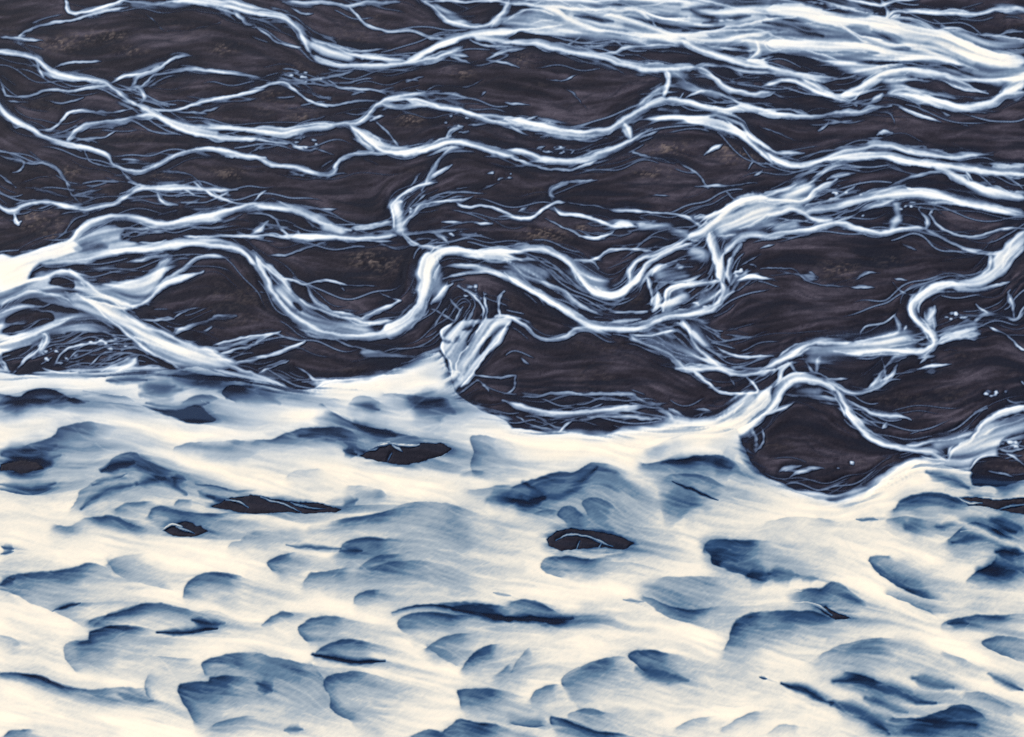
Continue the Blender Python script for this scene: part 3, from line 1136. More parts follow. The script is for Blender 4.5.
for n, (op, par, P, e0, e1) in enumerate(ops):
    r = np.random.default_rng(1000+n)
    if op in 'csld':
        L = smooth_line(P)
        wgt = {'c': par[0], 's': par[0]*.5, 'l': 2.0, 'd': 2.0}[op]
        dd = np.diff(L, axis=0); mid = (L[1:]+L[:-1])/2; a2 = 2*np.arctan2(dd[:, 1], dd[:, 0]); ll = np.hypot(dd[:, 0], dd[:, 1])*wgt
        iy = np.clip(((mid[:, 1]-V0)/g).astype(int), 0, fx.shape[0]-1); ix = np.clip(((mid[:, 0]-U0)/g).astype(int), 0, fx.shape[1]-1)
        np.add.at(fx, (iy, ix), np.cos(a2)*ll); np.add.at(fy, (iy, ix), np.sin(a2)*ll)
    if op == 'c':
        w, b = par; w *= CW
        reach = w*1.3+7
        q = line_field(L, reach)
        if q is None: continue
        (i0, i1, j0, j1), d, s, t, ov, tot = q
        tap = np.ones_like(t)
        def tip(e, p, x):
            if e: return .1+.9*sm(0, min(.5, 15/max(tot, 1)), x)
            if joined(p, n, par[0]): return .35+.65*sm(0, min(.5, 7/max(tot, 1)), x)
            return .1+.9*sm(0, min(.45, (8+3*w)/max(tot, 1)), x)
        tap = tap*tip(e0, P[0], t)*tip(e1, P[-1], 1-t)
        b = b*(.45+.55*np.minimum(1, tap*1.6))
        wn = .75+.5*WN[j0:j1, i0:i1]
        hw = (.37 if w < 12 else .44)*w*tap*wn+.1
        side = 1 if r.random() < .5 else -1
        x = np.where(s > 0, d, -d)*side                     # crisp bank at +hw, a feathered one at -hw
        tt = np.linspace(0, 1, 64); ii_ = (t*63).astype(np.int32)
        if w < 3:
            core = b*(1-sm(hw*.35, hw+.75, d))
        else:
            fe = .6+(.6 if w < 12 else .3)*w
            core = b*(.86+.14*BODY[j0:j1, i0:i1])*(1-sm(hw-.6, hw+.8, x))*sm(-hw-.5*fe, -hw+.8*fe, x)
            fill = .56*b*(1-sm(hw*.8, hw*1.5+1.2, d))
            core = np.maximum(core, fill)
        if w >= 4:
            cw = .14*w*wn*tap+.35
            core = np.maximum(core, b*np.exp(-((x-.25*hw)/cw)**2))
        # strands that wander across the channel and fray at its banks
        ns = int(min(9, round(.55*w+1.2)))
        for k in range(ns):
            ph, fr, fr2, ph2 = r.random()*6.28, .6+r.random()*tot/26, .3+r.random()*tot/60, r.random()*6.28
            off = (np.sin(tt*fr*3.1+ph)*.5+np.sin(tt*fr2*3.1+ph2)*.5)*(.62*w+.9)
            ok = np.clip(np.sin(tt*(1+r.random()*tot/40)*3.1+r.random()*6.28)*1.5+.55, 0, 1)*(.38+.5*r.random())*par[1]
            wk = .55+.3*r.random()+.05*w*r.random()
            core = np.maximum(core, ok[ii_]*np.exp(-((np.where(s > 0, d, -d)-off[ii_]*tap*wn)/wk)**2)*(ov < 1.5))
        core *= np.where(ov > 0, np.exp(-(ov/1.2)**2), 1)
        halo = .25*b*np.exp(-np.maximum(d-hw, 0)/(1.5+.33*w))*tap*sm(.2, .75, HN[j0:j1, i0:i1])
        D[j0:j1, i0:i1] = np.maximum(D[j0:j1, i0:i1], np.maximum(core, halo))
    elif op == 'f':
        w, b = par
        q = line_field(smooth_line(P), w*1.4+3, True)
        if q is None: continue
        (i0, i1, j0, j1), d, s, t, ov, tot = q
        k = b*np.exp(-(d/(w*.55*(.6+.8*WN[j0:j1, i0:i1])))**2)*(ISL[j0:j1, i0:i1] == 0)*(.35+.65*sm(0, .2, t)*sm(0, .2, 1-t))
        D[j0:j1, i0:i1] += (1-D[j0:j1, i0:i1])*k
    elif op == 's':
        w, b = par
        q = line_field(L, w*1.4+3)
        if q is None: continue
        (i0, i1, j0, j1), d, s, t, ov, tot = q
        D[j0:j1, i0:i1] = np.maximum(D[j0:j1, i0:i1], b*np.exp(-(d/(w*.55))**2))
    elif op == 'd':
        w, b = par
        q = line_field(L, w*1.3+3)
        if q is None: continue
        (i0, i1, j0, j1), d, s, t, ov, tot = q
        e = .35+.65*sm(0, .3, t)*sm(0, .3, 1-t)
        D[j0:j1, i0:i1] *= 1-b*np.exp(-(d/(w*.55*e))**2)
    elif op == 'l':
        Ln, b = par; Ln *= LW
        q = line_field(L, Ln*3.2, True)
        if q is None: continue
        (i0, i1, j0, j1), d, s, t, ov, tot = q
        lt = Ln*(.55+.75*np.sqrt(np.clip(np.sin(np.pi*t), 0, 1)))
        wide = .9+.9*ov
        e = sm(-wide, wide, np.where(ov > .5, s, np.where(s > 0, d, -d)))
        a0, a1 = (.8, .2) if P[0][0] < P[-1][0] else (.2, .8)
        ends = (a0+(1-a0)*sm(0, .25, t))*(a1+(1-a1)*sm(0, .3, 1-t))
        fall = .55*np.exp(-(d/(.62*lt))**1.2)+.45*np.exp(-(d/(1.4*lt))**2)
        k = (b*.88 if b < .88 else b)*e*fall*ends*np.exp(-(ov/(.6*Ln))**2)
        D[j0:j1, i0:i1] *= 1-k
    elif op in 'wpi':
        C = smooth_line(P, True) if len(P) < 40 and op != 'i' else P
        q = poly_field(C)
        if q is None: continue
        (i0, i1, j0, j1), d = q
        A = D[j0:j1, i0:i1]
        if op == 'w':
            f = par[1]; m = sm(-f*.5, f*.7, d)
            D[j0:j1, i0:i1] = np.maximum(A, par[0]*m)
            if par[0] == 1: D[j0:j1, i0:i1] *= 1-m*.13*sm(.35, .7, vnoise(46, 18, 35, 3)[j0:j1, i0:i1])
            if par[0] == 1: BODY[j0:j1, i0:i1] = sm(-2, 2, d)
        elif op == 'p':
            D[j0:j1, i0:i1] = A*(1-par[0]*sm(-1.2, 2.2, d))
        else:
            islands += 1; d = d+(ISN[j0:j1, i0:i1]-.5)*1.8
            D[j0:j1, i0:i1] = A*(1-sm(-1.0, .6, d))*(1-.62*np.exp(-np.maximum(-d, 0)/4.5)*sm(.25, .6, HN[j0:j1, i0:i1]))
            ISL[j0:j1, i0:i1] = np.where(d > -.6, islands, ISL[j0:j1, i0:i1])
    elif op in 'bkh':
        rx, ry = par
        u, v = P[0]
        i0, i1, j0, j1 = window(u-rx*2.5, u+rx*2.5, v-ry*2.5, v+ry*2.5)
        e = np.exp(-(((WX[j0:j1, i0:i1]-F(u))/rx)**2+((WY[j0:j1, i0:i1]-F(v))/ry)**2))
        G = {'b': BR, 'k': SPK, 'h': RLL}[op]
        G[j0:j1, i0:i1] = np.maximum(G[j0:j1, i0:i1], e)
print('traced', time.time()-T0)

# ------------------------------------------------------------------ flow-aligned streaks (line integral of noise along the current)
def b2(a, k):
    for _ in range(k):
        p = np.pad(a, 1, mode='edge')
        a = (p[:-2, 1:-1]+p[2:, 1:-1]+p[1:-1, :-2]+p[1:-1, 2:]+2*a)/6
    return a
gu, gv = np.meshgrid(U0+g*np.arange(fx.shape[1]), V0+g*np.arange(fx.shape[0]))
prior = np.where(gv > 400, .5, .06); body_c = sm(360, 460, gv)
pc = 1-body_c*.25; ps = .45*body_c
fx = b2(fx, 3)/40+b2(fx, 14)/14+prior*pc; fy = b2(fy, 3)/40+b2(fy, 14)/14+prior*ps
ang = .5*np.arctan2(fy, fx)
c_, s_ = np.cos(2*ang), np.sin(2*ang)
def up(a):
    X = (us-U0)/g; Y = (vs-V0)/g; ix = X.astype(int); iy = Y.astype(int); ax = (X-ix)[None, :]; ay = (Y-iy)[:, None]
    return ((a[iy][:, ix]*(1-ax)+a[iy][:, ix+1]*ax)*(1-ay)+(a[iy+1][:, ix]*(1-ax)+a[iy+1][:, ix+1]*ax)*ay).astype(F)
A = .5*np.arctan2(up(s_), up(c_))+(vnoise(26, 14, 21, 2)-.5)*.5
VX, VY = np.cos(A).astype(F), np.sin(A).astype(F)
def lic(src, steps, h=1.0, turn=0.0):
    cT, sT = F(math.cos(turn)), F(math.sin(turn)); VX_, VY_ = VX*cT-VY*sT, VX*sT+VY*cT
    acc = src.copy(); tot = 1.0
    J, I = np.mgrid[0:NY, 0:NX].astype(F)
    for sg in (1, -1):
        x, y = I.copy(), J.copy(); px, py = VX_*sg, VY_*sg
        for k in range(steps):
            x += px*h; y += py*h
            np.clip(x, 0, NX-1, out=x); np.clip(y, 0, NY-1, out=y)
            ii = (x+.5).astype(np.int32); jj = (y+.5).astype(np.int32)
            w = 1-(k+1)/(steps+1)
            acc += w*src[jj, ii]; tot += w
            nx, ny = VX_[jj, ii], VY_[jj, ii]
            f = np.where(nx*px+ny*py < 0, -1, 1).astype(F)
            px, py = nx*f, ny*f
    acc /= tot
    acc -= acc.mean(); acc /= acc.std()+1e-9
    return acc.astype(F)
fine = blur(rng.random((NY, NX)).astype(F), .7)
LF = lic(fine, 20, 1.4)                          # hair-fine threads
LM = lic(vnoise(4.5, 4.5, 31, 2), 20, 3.0)       # broader bands
RP = lic(fine[::-1].copy(), 6, 1.0, -.75)         # sand ripples seen through the thin water, oblique to the current
print('streaks', time.time()-T0)

# shoals trail off downstream: the thin water behind each lip is carried along the current
def trail(K, steps, h, sgn):
    acc = np.zeros_like(K); tot = 0.0
    J, I = np.mgrid[0:NY, 0:NX].astype(F); x, y = I, J
    for k in range(steps):
        ii = (x+.5).astype(np.int32); jj = (y+.5).astype(np.int32)
        vx, vy = VX[jj, ii], VY[jj, ii]; f = np.where(vx < 0, -sgn, sgn).astype(F)*h
        x = np.clip(x+vx*f, 0, NX-1); y = np.clip(y+vy*f, 0, NY-1)
        w = 1-k/steps
        acc += w*K[(y+.5).astype(np.int32), (x+.5).astype(np.int32)]; tot += w
    return acc/tot
KD = np.minimum(1-D, .8)*(BODY > .5)
TR = np.maximum(trail(KD, 14, 3.0, -1)*1.0, trail(KD, 44, 3.4, -1)*1.0)
TR = np.maximum(TR, .62*blur(KD, 9))
TR = TR*np.clip(.85+.16*LM, .3, 1.2)
keep = np.where(ISL > 0, 0, 1)
D = np.where(BODY > .5, np.minimum(D, 1-.78*TR*keep), D)

# water: threads of thicker and thinner milk along the current
near = blur(D, 7)
mid = 4*D*(1-D)
Dn = D+mid*((.06*LF+.095*LM)*(1-BODY)+(.030*LF+.045*LM)*BODY)+D*(1-BODY)*(.03*LF+.035*LM)
swell = sm(.42, .72, vnoise(46, 20, 35, 3)+.06*LM)
Dn -= BODY*D*(.07*swell+.025*np.clip(1+LM, 0, 3)+.012*np.clip(LF, -2, 2))
eb = blur(BODY, 7); band = 4*eb*(1-eb)*sm(560, 380, UU)+.55*4*eb*(1-eb)*sm(380, 560, UU)
Dn = Dn-band*D*np.clip(-.42*LM-.22*LF, 0, .7)*BODY
Dn = np.maximum(Dn, band*(1-BODY)*.75*sm(-.2, 1.6, LM+.6*LF))
# small side threads next to the channels
th = sm(.9, 2.0, LF*.8+LM*.6)*sm(.04, .2, near)*(1-BODY)*(ISL == 0)
Dn = np.maximum(Dn, th*(.25+.6*sm(.1, .45, near)))
spn = vnoise(5, 2.4, 45, 2)
Dn = np.maximum(Dn, .85*sm(.62, .74, spn)*sm(.15, .6, SPK))
Dn = np.maximum(Dn, .16*sm(.45, .6, spn)*sm(.1, .5, SPK))
def hairs(n, length, where, lo, hi, seed, dev=.25):
    r = np.random.default_rng(seed)
    p = where.ravel().astype(np.float64); p /= p.sum()
    st = r.choice(p.size, n, p=p); y, x = (st//NX).astype(F), (st % NX).astype(F)
    buf = np.zeros((NY+2, NX+2), F)
    b0 = r.uniform(lo, hi, n); ln = length*r.uniform(.4, 1.3, n); a0 = r.normal(0, dev, n); wig = r.uniform(.03, .09, n); ph = r.uniform(0, 6.28, n); sg = r.choice([-1, 1], n)
    dirx = dirp = None; hd = None
    for k in range(int(length*1.3/.6)):
        ok = (k*.6 < ln) & (x > 1) & (x < NX-2) & (y > 1) & (y < NY-2)
        if not ok.any(): break
        ii = np.clip(x, 0, NX-1).astype(int); jj = np.clip(y, 0, NY-1).astype(int)
        an = A[jj, ii]+a0*np.cos(k*wig*.6+ph)+.25*np.sin(k*wig+ph)
        vx, vy = np.cos(an), np.sin(an)
        if hd is None: hd = (vx*sg, vy*sg)
        fl = np.where(vx*hd[0]+vy*hd[1] < 0, -1, 1); hd = (vx*fl, vy*fl)
        u = k*.6/ln; val = np.where(ok, b0*np.clip(np.sin(np.pi*np.clip(u*.85+.15, 0, 1))*1.6, 0, 1), 0)
        fx_, fy_ = x-np.floor(x), y-np.floor(y); xi = np.floor(x).astype(int).clip(0, NX); yi = np.floor(y).astype(int).clip(0, NY)
        for oy, ox, q in ((0, 0, (1-fx_)*(1-fy_)), (0, 1, fx_*(1-fy_)), (1, 0, (1-fx_)*fy_), (1, 1, fx_*fy_)):
            np.maximum.at(buf, (yi+oy, xi+ox), (val*np.sqrt(q)).astype(F))
        x = x+hd[0]*.6/STEP; y = y+hd[1]*.6/STEP
    h_ = buf[:NY, :NX]
    return np.maximum(h_*.85, box(box(h_, 1, 0), 1, 1)*1.3)
edge = sm(.05, .2, near)*sm(.75, .3, near)*(1-BODY)*(ISL == 0)
HA = hairs(1300, 38, edge, .15, .62, 5, .13)
HB = hairs(1300, 60, (sm(.012, .06, near)+.05)*(1-BODY)*(ISL == 0), .04, .20, 6, .22)
HA = np.maximum(HA, HB)*(1-BODY)
HC = hairs(900, 40, BODY*(ISL == 0)*(.2+(1-D)), .3, 1, 8, .2); HD = hairs(700, 36, BODY*(ISL == 0)*(1-D)**1.5, .3, 1, 9, .25)
Dn = Dn-BODY*HC*.05*D+BODY*HD*(1-Dn)*.24*sm(.0, .3, Dn)
Dn = np.maximum(Dn, HA)
Dn = np.where(BODY > .5, Dn, .3*Dn+.42*box(box(Dn, 1, 0), 1, 1)+.28*box(box(Dn, 2, 0), 2, 1))
Dn = np.where(BODY > .5, Dn, np.clip(Dn, 0, 1)+.5*np.clip(Dn, 0, 1)*(1-np.clip(Dn, 0, 1))*(2*np.clip(Dn, 0, 1)-1.05))
rill = hairs(420, 32, RLL*(ISL == 0)*(1-BODY), .15, .55, 25, .1)*(ISL == 0)
Dn = np.maximum(Dn, rill)
HL = hairs(420, 95, edge+.15*(1-BODY)*sm(.01, .08, near), .2, .6, 15, .1)
Dn = np.maximum(Dn, HL*(1-BODY)*(ISL == 0))
Dn = np.where((BODY > .6) & (ISL == 0), np.maximum(Dn, .15+.05*np.clip(LM, -1, 1)), Dn)
Dn = Dn+BODY*np.clip(4*Dn*(1-Dn), 0, 1)**2*RP*.005*sm(390, 520, VV)
gr = (vnoise(2.2, 2.0, 44)-.5)
Dn = np.clip(Dn+gr*.04*D*(1-.4*BODY), 0, 1)
# sand: dry old threads, wet margins, tone bands
old = sm(1.35, 2.3, LM*.8+LF*.55)*sm(.35, .6, vnoise(70, 40, 51, 2))
Dn = np.maximum(Dn, .07*old*(ISL == 0)*(1-BODY))
D = Dn
WET = np.clip(sm(.01, .16, near)*.75*sm(.25, .6, vnoise(30, 14, 61, 3)*.7+near)+1.1*sm(.5, 1.7, -LM-.3*LF)*vnoise(60, 30, 62, 2), 0, 1)
TONE = np.clip(.42+.16*LM+.10*LF+1.0*(vnoise(60, 22, 71, 4)-.5)+.35*(vnoise(11, 4, 72, 3)-.5), 0, 1)
WET = np.where(ISL > 0, .4+.6*sm(-.2, 1.4, LM+LF*.5+1.4*(vnoise(16, 7, 64, 2)-.45)), WET)
TONE = np.where(ISL > 0, np.clip(.45+.2*LM+.14*LF, 0, 1), TONE)
WET = np.where(ISL > 0, WET, np.maximum(WET, BODY))
veins = hairs(1500, 60, (1-BODY)*(ISL == 0)*(.15+vnoise(50, 24, 66, 2)**2), .3, 1.0, 35, .2)
WET = np.clip(np.maximum(WET, 1.1*veins), 0, 1)
TONE = np.clip(TONE+.28*hairs(1200, 60, (1-BODY)*(ISL == 0), .3, 1.0, 36, .2), 0, 1)
n3 = vnoise(9, 4, 81, 3)
n4 = vnoise(3.0, 1.5, 83, 2)
BR0 = np.clip(BR*.85+.15*sm(.6, .8, vnoise(60, 18, 82, 2)), 0, 1)
TONE = np.clip(TONE-.22*BR0*sm(.6, .3, n3), 0, 1)
BR = np.clip(BR0*sm(.48, .78, n4*.65+n3*.4)*1.1, 0, 1)
SILT = np.clip(blur(D, 5)*1.15-.12, 0, 1)*(.35+.65*sm(.35, .9, blur(D, 10)))
SILT = np.clip(SILT*(.8+.5*sm(330, 560, VV)), 0, 1)
SILT = np.maximum(SILT, blur(BODY, 6)*(.55+.45*sm(380, 520, VV)))
RIP = np.clip(BODY*sm(380, 560, VV), 0, 1)

# ------------------------------------------------------------------ heights in metres
rough = (vnoise(26, 12, 91, 4)-.5)
zs = .45+.9*rough+.9*BR+.10*LM
zs = np.where(ISL > 0, .55+.6*rough, zs)
wetf = sm(.0, .06, D)
ZS = (zs*(1-wetf)-wetf*(.15+1.3*D)).astype(F)
ZW = (.05+.55*blur(D, 1.2)+.25*BODY*D).astype(F)

# ------------------------------------------------------------------ carry the survey past its edge (mirrored) so the plain goes on beyond the frame
fold0 = lambda a, lo, hi: np.where(a < lo, 2*lo-a, np.where(a > hi, 2*hi-a, a))
PX, PY0, PY1 = int(170/STEP), int(110/STEP), int(120/STEP)
US = U0+STEP*(np.arange(NX+2*PX)-PX); VS = V0+STEP*(np.arange(NY+PY0+PY1)-PY0)
GX, GY = np.meshgrid(US, VS)
MX, MY = at(GX, GY)
wr = np.random.default_rng(77)
def wave(x, k, amp): return amp*sum(np.sin(x*2*np.pi/p+q)*w_ for p, q, w_ in zip((170/k, 67/k, 31/k), wr.uniform(0, 6.28, 3), (.5, .3, .2)))
du = np.maximum(np.maximum(US[0]*0+U0-GX, GX-us[-1]), 0); dv = np.maximum(np.maximum(V0-GY, GY-vs[-1]), 0)
gx_ = np.where(GX < U0, U0+.42*du, np.where(GX > us[-1], us[-1]-.42*du, GX)); gy_ = np.where(GY < V0, V0+.55*dv, np.where(GY > vs[-1], vs[-1]-.55*dv, GY))
ramp_u = np.minimum(du/60, 1); ramp_v = np.minimum(dv/50, 1)
gy_ = gy_+.22*du*np.where(GX < 0, -1, 1)+ramp_u*wave(GX+.4*GY, .7, 10); gx_ = gx_+.75*dv+ramp_v*wave(GX-.5*GY, .8, 14)
SI = np.clip(((fold0(gx_, U0, us[-1])-U0)/STEP+.5).astype(int), 0, NX-1); SJ = np.clip(((fold0(gy_, V0, vs[-1])-V0)/STEP+.5).astype(int), 0, NY-1)
def ext(a): return a[SJ, SI]
D, WET, TONE, BR, SILT, RIP, ZS, ZW, ISL, BODY = map(ext, (D, WET, TONE, BR, SILT, RIP, ZS, ZW, ISL, BODY))
inside = np.zeros(D.shape, bool); inside[PY0:PY0+NY, PX:PX+NX] = True
ISL = np.where(inside, ISL, 0)
RWS, CLS = D.shape

C = bpy.context.scene.collection
def grid_mesh(name, facemask, X, Y, Z, attrs, mat):
    """one mesh object out of the chosen cells of the chart"""
    R, Q = X.shape
    jj, ii = np.nonzero(facemask)
    v0 = jj*Q+ii
    quads = np.stack([v0+Q, v0+Q+1, v0+1, v0], 1)
    used = np.zeros(R*Q, bool); used[quads.ravel()] = True
    remap = np.cumsum(used, dtype=np.int64)-1
    quads = remap[quads].astype(np.int32)
    idx = np.nonzero(used)[0]; nv = len(idx); nf = len(quads)
    me = bpy.data.meshes.new(name)
    me.vertices.add(nv); me.loops.add(nf*4); me.polygons.add(nf)
    co = np.stack([X.ravel()[idx], Y.ravel()[idx], Z.ravel()[idx]], 1).astype(F)
    me.vertices.foreach_set('co', co.ravel())
    me.loops.foreach_set('vertex_index', quads.ravel())
    me.polygons.foreach_set('loop_start', np.arange(0, nf*4, 4, dtype=np.int32))
    me.polygons.foreach_set('use_smooth', np.ones(nf, bool))
    for k, a in attrs.items():
        at_ = me.attributes.new(k, 'FLOAT', 'POINT'); at_.data.foreach_set('value', a.ravel()[idx].astype(F))
    me.update(calc_edges=True)
    me.materials.append(mat)
    o = bpy.data.objects.new(name, me); C.objects.link(o)
    return o

# ------------------------------------------------------------------ materials
def new_mat(name):
    m = bpy.data.materials.new(name); m.use_nodes = True
    nt = m.node_tree; nt.nodes.clear()
    return m, nt
def nd(nt, typ, **kw):
    n = nt.nodes.new(typ)
    for k, v in kw.items(): setattr(n, k, v)
    return n
def attr(nt, name):
    return nd(nt, 'ShaderNodeAttribute', attribute_name=name).outputs['Fac']
def mth(nt, op, a, b=None, clamp=False):
    n = nd(nt, 'ShaderNodeMath', operation=op, use_clamp=clamp)
    for i, x in enumerate((a, b)):
        if x is None: continue
        if isinstance(x, (int, float)): n.inputs[i].default_value = x
        else: nt.links.new(x, n.inputs[i])
    return n.outputs[0]
def mix(nt, f, a, b):
    n = nd(nt, 'ShaderNodeMix', data_type='RGBA')
    for s, x in ((n.inputs[0], f), (n.inputs[6], a), (n.inputs[7], b)):
        if isinstance(x, (int, float)): s.default_value = x
        elif isinstance(x, tuple): s.default_value = (*x, 1)
        else: nt.links.new(x, s)
    return n.outputs[2]
def tex(nt, scale, detail=4, rough=.55, stretch=(1, 1, 1), rot=0, dist=0):
    tc = nd(nt, 'ShaderNodeTexCoord'); mp = nd(nt, 'ShaderNodeMapping')
    mp.vector_type = 'TEXTURE'; mp.inputs['Scale'].default_value = stretch; mp.inputs['Rotation'].default_value = (0, 0, rot)
    nt.links.new(tc.outputs['Object'], mp.inputs[0])
    t = nd(nt, 'ShaderNodeTexNoise'); nt.links.new(mp.outputs[0], t.inputs['Vector'])
    t.inputs['Scale'].default_value = scale; t.inputs['Detail'].default_value = detail; t.inputs['Roughness'].default_value = rough
    t.inputs['Distortion'].default_value = dist
    return t.outputs['Fac']
def ramp(nt, f, stops):
    r = nd(nt, 'ShaderNodeValToRGB'); e = r.color_ramp.elements
    while len(e) < len(stops): e.new(.5)
    for k, (p, c) in zip(e, stops): k.position = p; k.color = (*c, 1)
    nt.links.new(f, r.inputs[0]); return r.outputs[0]

def sand_material():
    m, nt = new_mat('black volcanic sand')
    grain = tex(nt, .35, 6, .7); bandn = tex(nt, .012, 6, .6, (1, 1, 1), 0, 1.2)
    tone = mth(nt, 'ADD', attr(nt, 'tone'), mth(nt, 'MULTIPLY', mth(nt, 'SUBTRACT', grain, .5), .45))
    tone = mth(nt, 'ADD', tone, mth(nt, 'MULTIPLY', mth(nt, 'SUBTRACT', bandn, .5), .5), True)
    col = ramp(nt, tone, SAND)
    br = mth(nt, 'MULTIPLY', attr(nt, 'gravel'), mth(nt, 'ADD', .35, mth(nt, 'MULTIPLY', grain, 1.2)), True)
    col = mix(nt, br, col, (.150, .118, .110))
    col = mix(nt, mth(nt, 'MULTIPLY', attr(nt, 'wet'), .95), col, (.0062, .0082, .019))
    b = nd(nt, 'ShaderNodeBsdfPrincipled'); nt.links.new(col, b.inputs['Base Color'])
    b.inputs['Roughness'].default_value = .85; b.inputs['Specular IOR Level'].default_value = .15
    bp = nd(nt, 'ShaderNodeBump'); bp.inputs['Strength'].default_value = .6; bp.inputs['Distance'].default_value = 1.2
    nt.links.new(grain, bp.inputs['Height']); nt.links.new(bp.outputs[0], b.inputs['Normal'])
    o = nd(nt, 'ShaderNodeOutputMaterial'); nt.links.new(b.outputs[0], o.inputs[0])
    return m
def water_material():
    m, nt = new_mat('milky glacial water')
    d = attr(nt, 'milk'); silt = attr(nt, 'silt'); rip = attr(nt, 'ripple')
    r1 = tex(nt, .75, 2, .6, (3, 1, 1), math.radians(40), .5)
    r2 = tex(nt, .10, 4, .6, (5, 1, 1), math.radians(36), .8)
    thin = mth(nt, 'SUBTRACT', 1.0, d)
    w = mth(nt, 'MULTIPLY', rip, mth(nt, 'ADD', .03, mth(nt, 'MULTIPLY', mth(nt, 'MULTIPLY', thin, d), .5)))
    dd = mth(nt, 'ADD', d, mth(nt, 'MULTIPLY', mth(nt, 'SUBTRACT', r1, .5), w))
    dd = mth(nt, 'ADD', dd, mth(nt, 'MULTIPLY', mth(nt, 'SUBTRACT', r2, .5), mth(nt, 'MULTIPLY', w, .6)), True)
    cool = ramp(nt, dd, COOL); warm = ramp(nt, dd, WARM)
    col = mix(nt, silt, cool, warm)
    b = nd(nt, 'ShaderNodeBsdfPrincipled'); nt.links.new(col, b.inputs['Base Color'])
    b.inputs['Roughness'].default_value = .38; b.inputs['IOR'].default_value = 1.33; b.inputs['Specular IOR Level'].default_value = .22
    bp = nd(nt, 'ShaderNodeBump'); bp.inputs['Strength'].default_value = .12; bp.inputs['Distance'].default_value = .3
    nt.links.new(r1, bp.inputs['Height']); nt.links.new(bp.outputs[0], b.inputs['Normal'])
    tr = nd(nt, 'ShaderNodeBsdfTransparent')
    mx = nd(nt, 'ShaderNodeMixShader')
    al = nd(nt, 'ShaderNodeMapRange', interpolation_type='SMOOTHSTEP')
    nt.links.new(d, al.inputs[0]); al.inputs[1].default_value = .005; al.inputs[2].default_value = .30
    nt.links.new(al.outputs[0], mx.inputs[0]); nt.links.new(tr.outputs[0], mx.inputs[1]); nt.links.new(b.outputs[0], mx.inputs[2])
    o = nd(nt, 'ShaderNodeOutputMaterial'); nt.links.new(mx.outputs[0], o.inputs[0])
    return m
SANDM, WATERM = sand_material(), water_material()

# ------------------------------------------------------------------ objects
def tag(o, label, cat=None, kind=None, group=None):
    o['label'] = label
    if cat: o['category'] = cat
    if kind: o['kind'] = kind
    if group: o['group'] = group
# the sand plain, on every second survey point; cells of the islands go to the islands
h = 2
S = lambda a: np.ascontiguousarray(a[::h, ::h])
sX, sY, sZ, sI = S(MX), S(MY), S(ZS), S(ISL)
satt = {'tone': S(TONE), 'gravel': S(BR), 'wet': S(WET)}
cell = np.maximum.reduce([sI[:-1, :-1], sI[1:, :-1], sI[:-1, 1:], sI[1:, 1:]])
deep = np.minimum.reduce([S(D)[:-1, :-1], S(D)[1:, :-1], S(D)[:-1, 1:], S(D)[1:, 1:]])
o = grid_mesh('sand_plain', (cell == 0), sX, sY, sZ, satt, SANDM)
tag(o, 'black volcanic sand plain with brown gravel patches between the pale river braids', kind='structure')
for k in range(1, islands+1):
    lab = ISLAND_LABELS[k-1]
    if not (cell == k).any(): continue
    o = grid_mesh('sand_island', (cell == k), sX, sY, sZ, satt, SANDM)
    tag(o, lab, 'island', group='dark sand islands in the wide pale river')
# the land beyond the survey
def ring():
    me = bpy.data.meshes.new('ground')
    cx, cy = at(512, 368); us_ = US[[0, -1]]; vs_ = VS[[0, -1]]
    inner = [at(us_[0]+6, vs_[1]-6), at(us_[1]-6, vs_[1]-6), at(us_[1]-6, vs_[0]+6), at(us_[0]+6, vs_[0]+6)]
    B = 30000
    outer = [(-B, -B), (B, -B), (B, B), (-B, B)]
    me.from_pydata([(x, y, -1.9) for x, y in inner]+[(x, y, -1.9) for x, y in outer], [], [(4+i, 4+(i+1) % 4, (i+1) % 4, i) for i in range(4)])
    a = me.attributes.new('tone', 'FLOAT', 'POINT'); a.data.foreach_set('value', [.45]*8)
    me.materials.append(SANDM)
    o = bpy.data.objects.new('ground', me); C.objects.link(o)
    tag(o, 'dark flat sand land beyond the braided river', kind='structure')
ring()
# the water: every named channel is a mesh of its own
wet_cell = np.maximum.reduce([D[:-1, :-1], D[1:, :-1], D[:-1, 1:], D[1:, 1:]]) > .012
cu = (GX[:-1, :-1]+STEP/2).astype(F); cv = (GY[:-1, :-1]+STEP/2).astype(F)
fold = lambda a, lo, hi: np.where(a < lo, 2*lo-a, np.where(a > hi, 2*hi-a, a))
cu = fold(cu, U0, U1); cv = fold(cv, V0, V1)
jj, ii = np.nonzero(wet_cell)
pu, pv = cu[jj, ii], cv[jj, ii]; pb = BODY[jj, ii] > .5
best = np.full(len(pu), 1e9, F); owner = np.zeros(len(pu), np.int16)
cq = 3                                       # nearest seed line on a coarse chart is enough
gu = np.arange(U0, U1+cq, cq, dtype=F); gv = np.arange(V0, V1+cq, cq, dtype=F)
QU, QV = np.meshgrid(gu, gv); qb = np.full(QU.shape, 1e9, F); qo = np.zeros(QU.shape, np.int16)
for n, (lab, line) in enumerate(CHANNELS):
    if not line: continue
    L = np.array(line, float)
    for a, b in zip(L[:-1], L[1:]):
        dx, dy = b-a; l2 = dx*dx+dy*dy
        t = np.clip(((QU-a[0])*dx+(QV-a[1])*dy)/l2, 0, 1)
        dist = np.hypot(QU-a[0]-t*dx, QV-a[1]-t*dy).astype(F)
        m = dist < qb; qb[m] = dist[m]; qo[m] = n
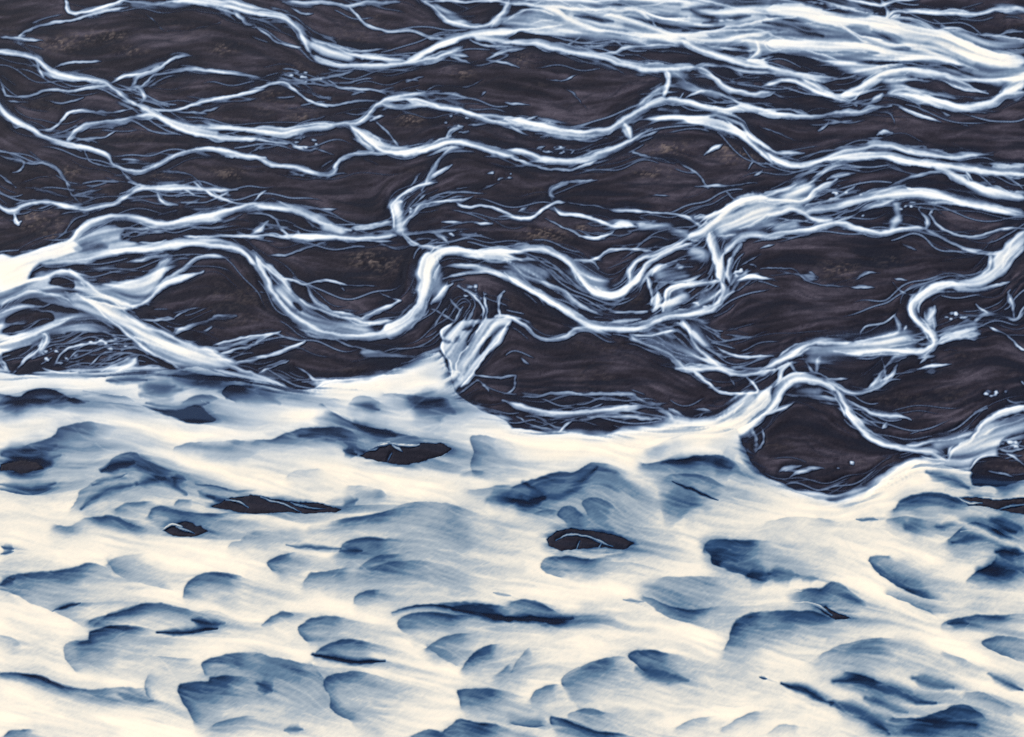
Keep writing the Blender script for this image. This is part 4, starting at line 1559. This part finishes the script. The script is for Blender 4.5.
qi = np.clip(((pu-U0)/cq+.5).astype(int), 0, len(gu)-1); qj = np.clip(((pv-V0)/cq+.5).astype(int), 0, len(gv)-1)
owner = qo[qj, qi]; owner[pb] = 0
watt = {'milk': D, 'silt': SILT, 'ripple': RIP}
for n, (lab, line) in enumerate(CHANNELS):
    mk = np.zeros(wet_cell.shape, bool); sel = owner == n
    if not sel.any(): continue
    mk[jj[sel], ii[sel]] = True
    o = grid_mesh('river' if n == 0 else 'river_channel', mk, MX, MY, ZW, watt, WATERM)
    tag(o, lab, 'river' if n == 0 else 'river channel', 'structure', None if n == 0 else 'braided channels of the river')
print('built', time.time()-T0)

# ------------------------------------------------------------------ camera, sun, sky
sc_ = bpy.context.scene
cam = bpy.data.cameras.new('camera'); co = bpy.data.objects.new('camera', cam); C.objects.link(co)
co.location = (0, 0, H); co.rotation_euler = (math.pi/2-PITCH, 0, 0)
cam.sensor_fit = 'VERTICAL'; cam.sensor_height = 24; cam.lens = 12/math.tan(VF/2)
cam.clip_start = 1; cam.clip_end = 100000
sc_.camera = co
EL, AZ = math.radians(42), math.radians(-65)     # sun from the left and behind the plain
sun = bpy.data.lights.new('sun', 'SUN'); so = bpy.data.objects.new('sun', sun); C.objects.link(so)
sun.energy = SUN; sun.angle = math.radians(.6); sun.color = (1, .955, .88)
so.rotation_euler = (math.pi/2-EL, 0, math.pi-AZ)
wd = bpy.data.worlds.new('World'); sc_.world = wd; wd.use_nodes = True
nt = wd.node_tree; nt.nodes.clear()
sky = nd(nt, 'ShaderNodeTexSky', sky_type='NISHITA', sun_disc=False); sky.sun_elevation = EL; sky.sun_rotation = AZ
bg = nd(nt, 'ShaderNodeBackground'); bg.inputs[1].default_value = SKY
ow = nd(nt, 'ShaderNodeOutputWorld'); nt.links.new(sky.outputs[0], bg.inputs[0]); nt.links.new(bg.outputs[0], ow.inputs[0])
sc_.view_settings.view_transform = 'Standard'; sc_.view_settings.look = 'None'
sc_.view_settings.exposure = EXPO; sc_.view_settings.gamma = 1
sc_.cycles.use_denoising = False
sc_.cycles.max_bounces = 4; sc_.cycles.transparent_max_bounces = 8
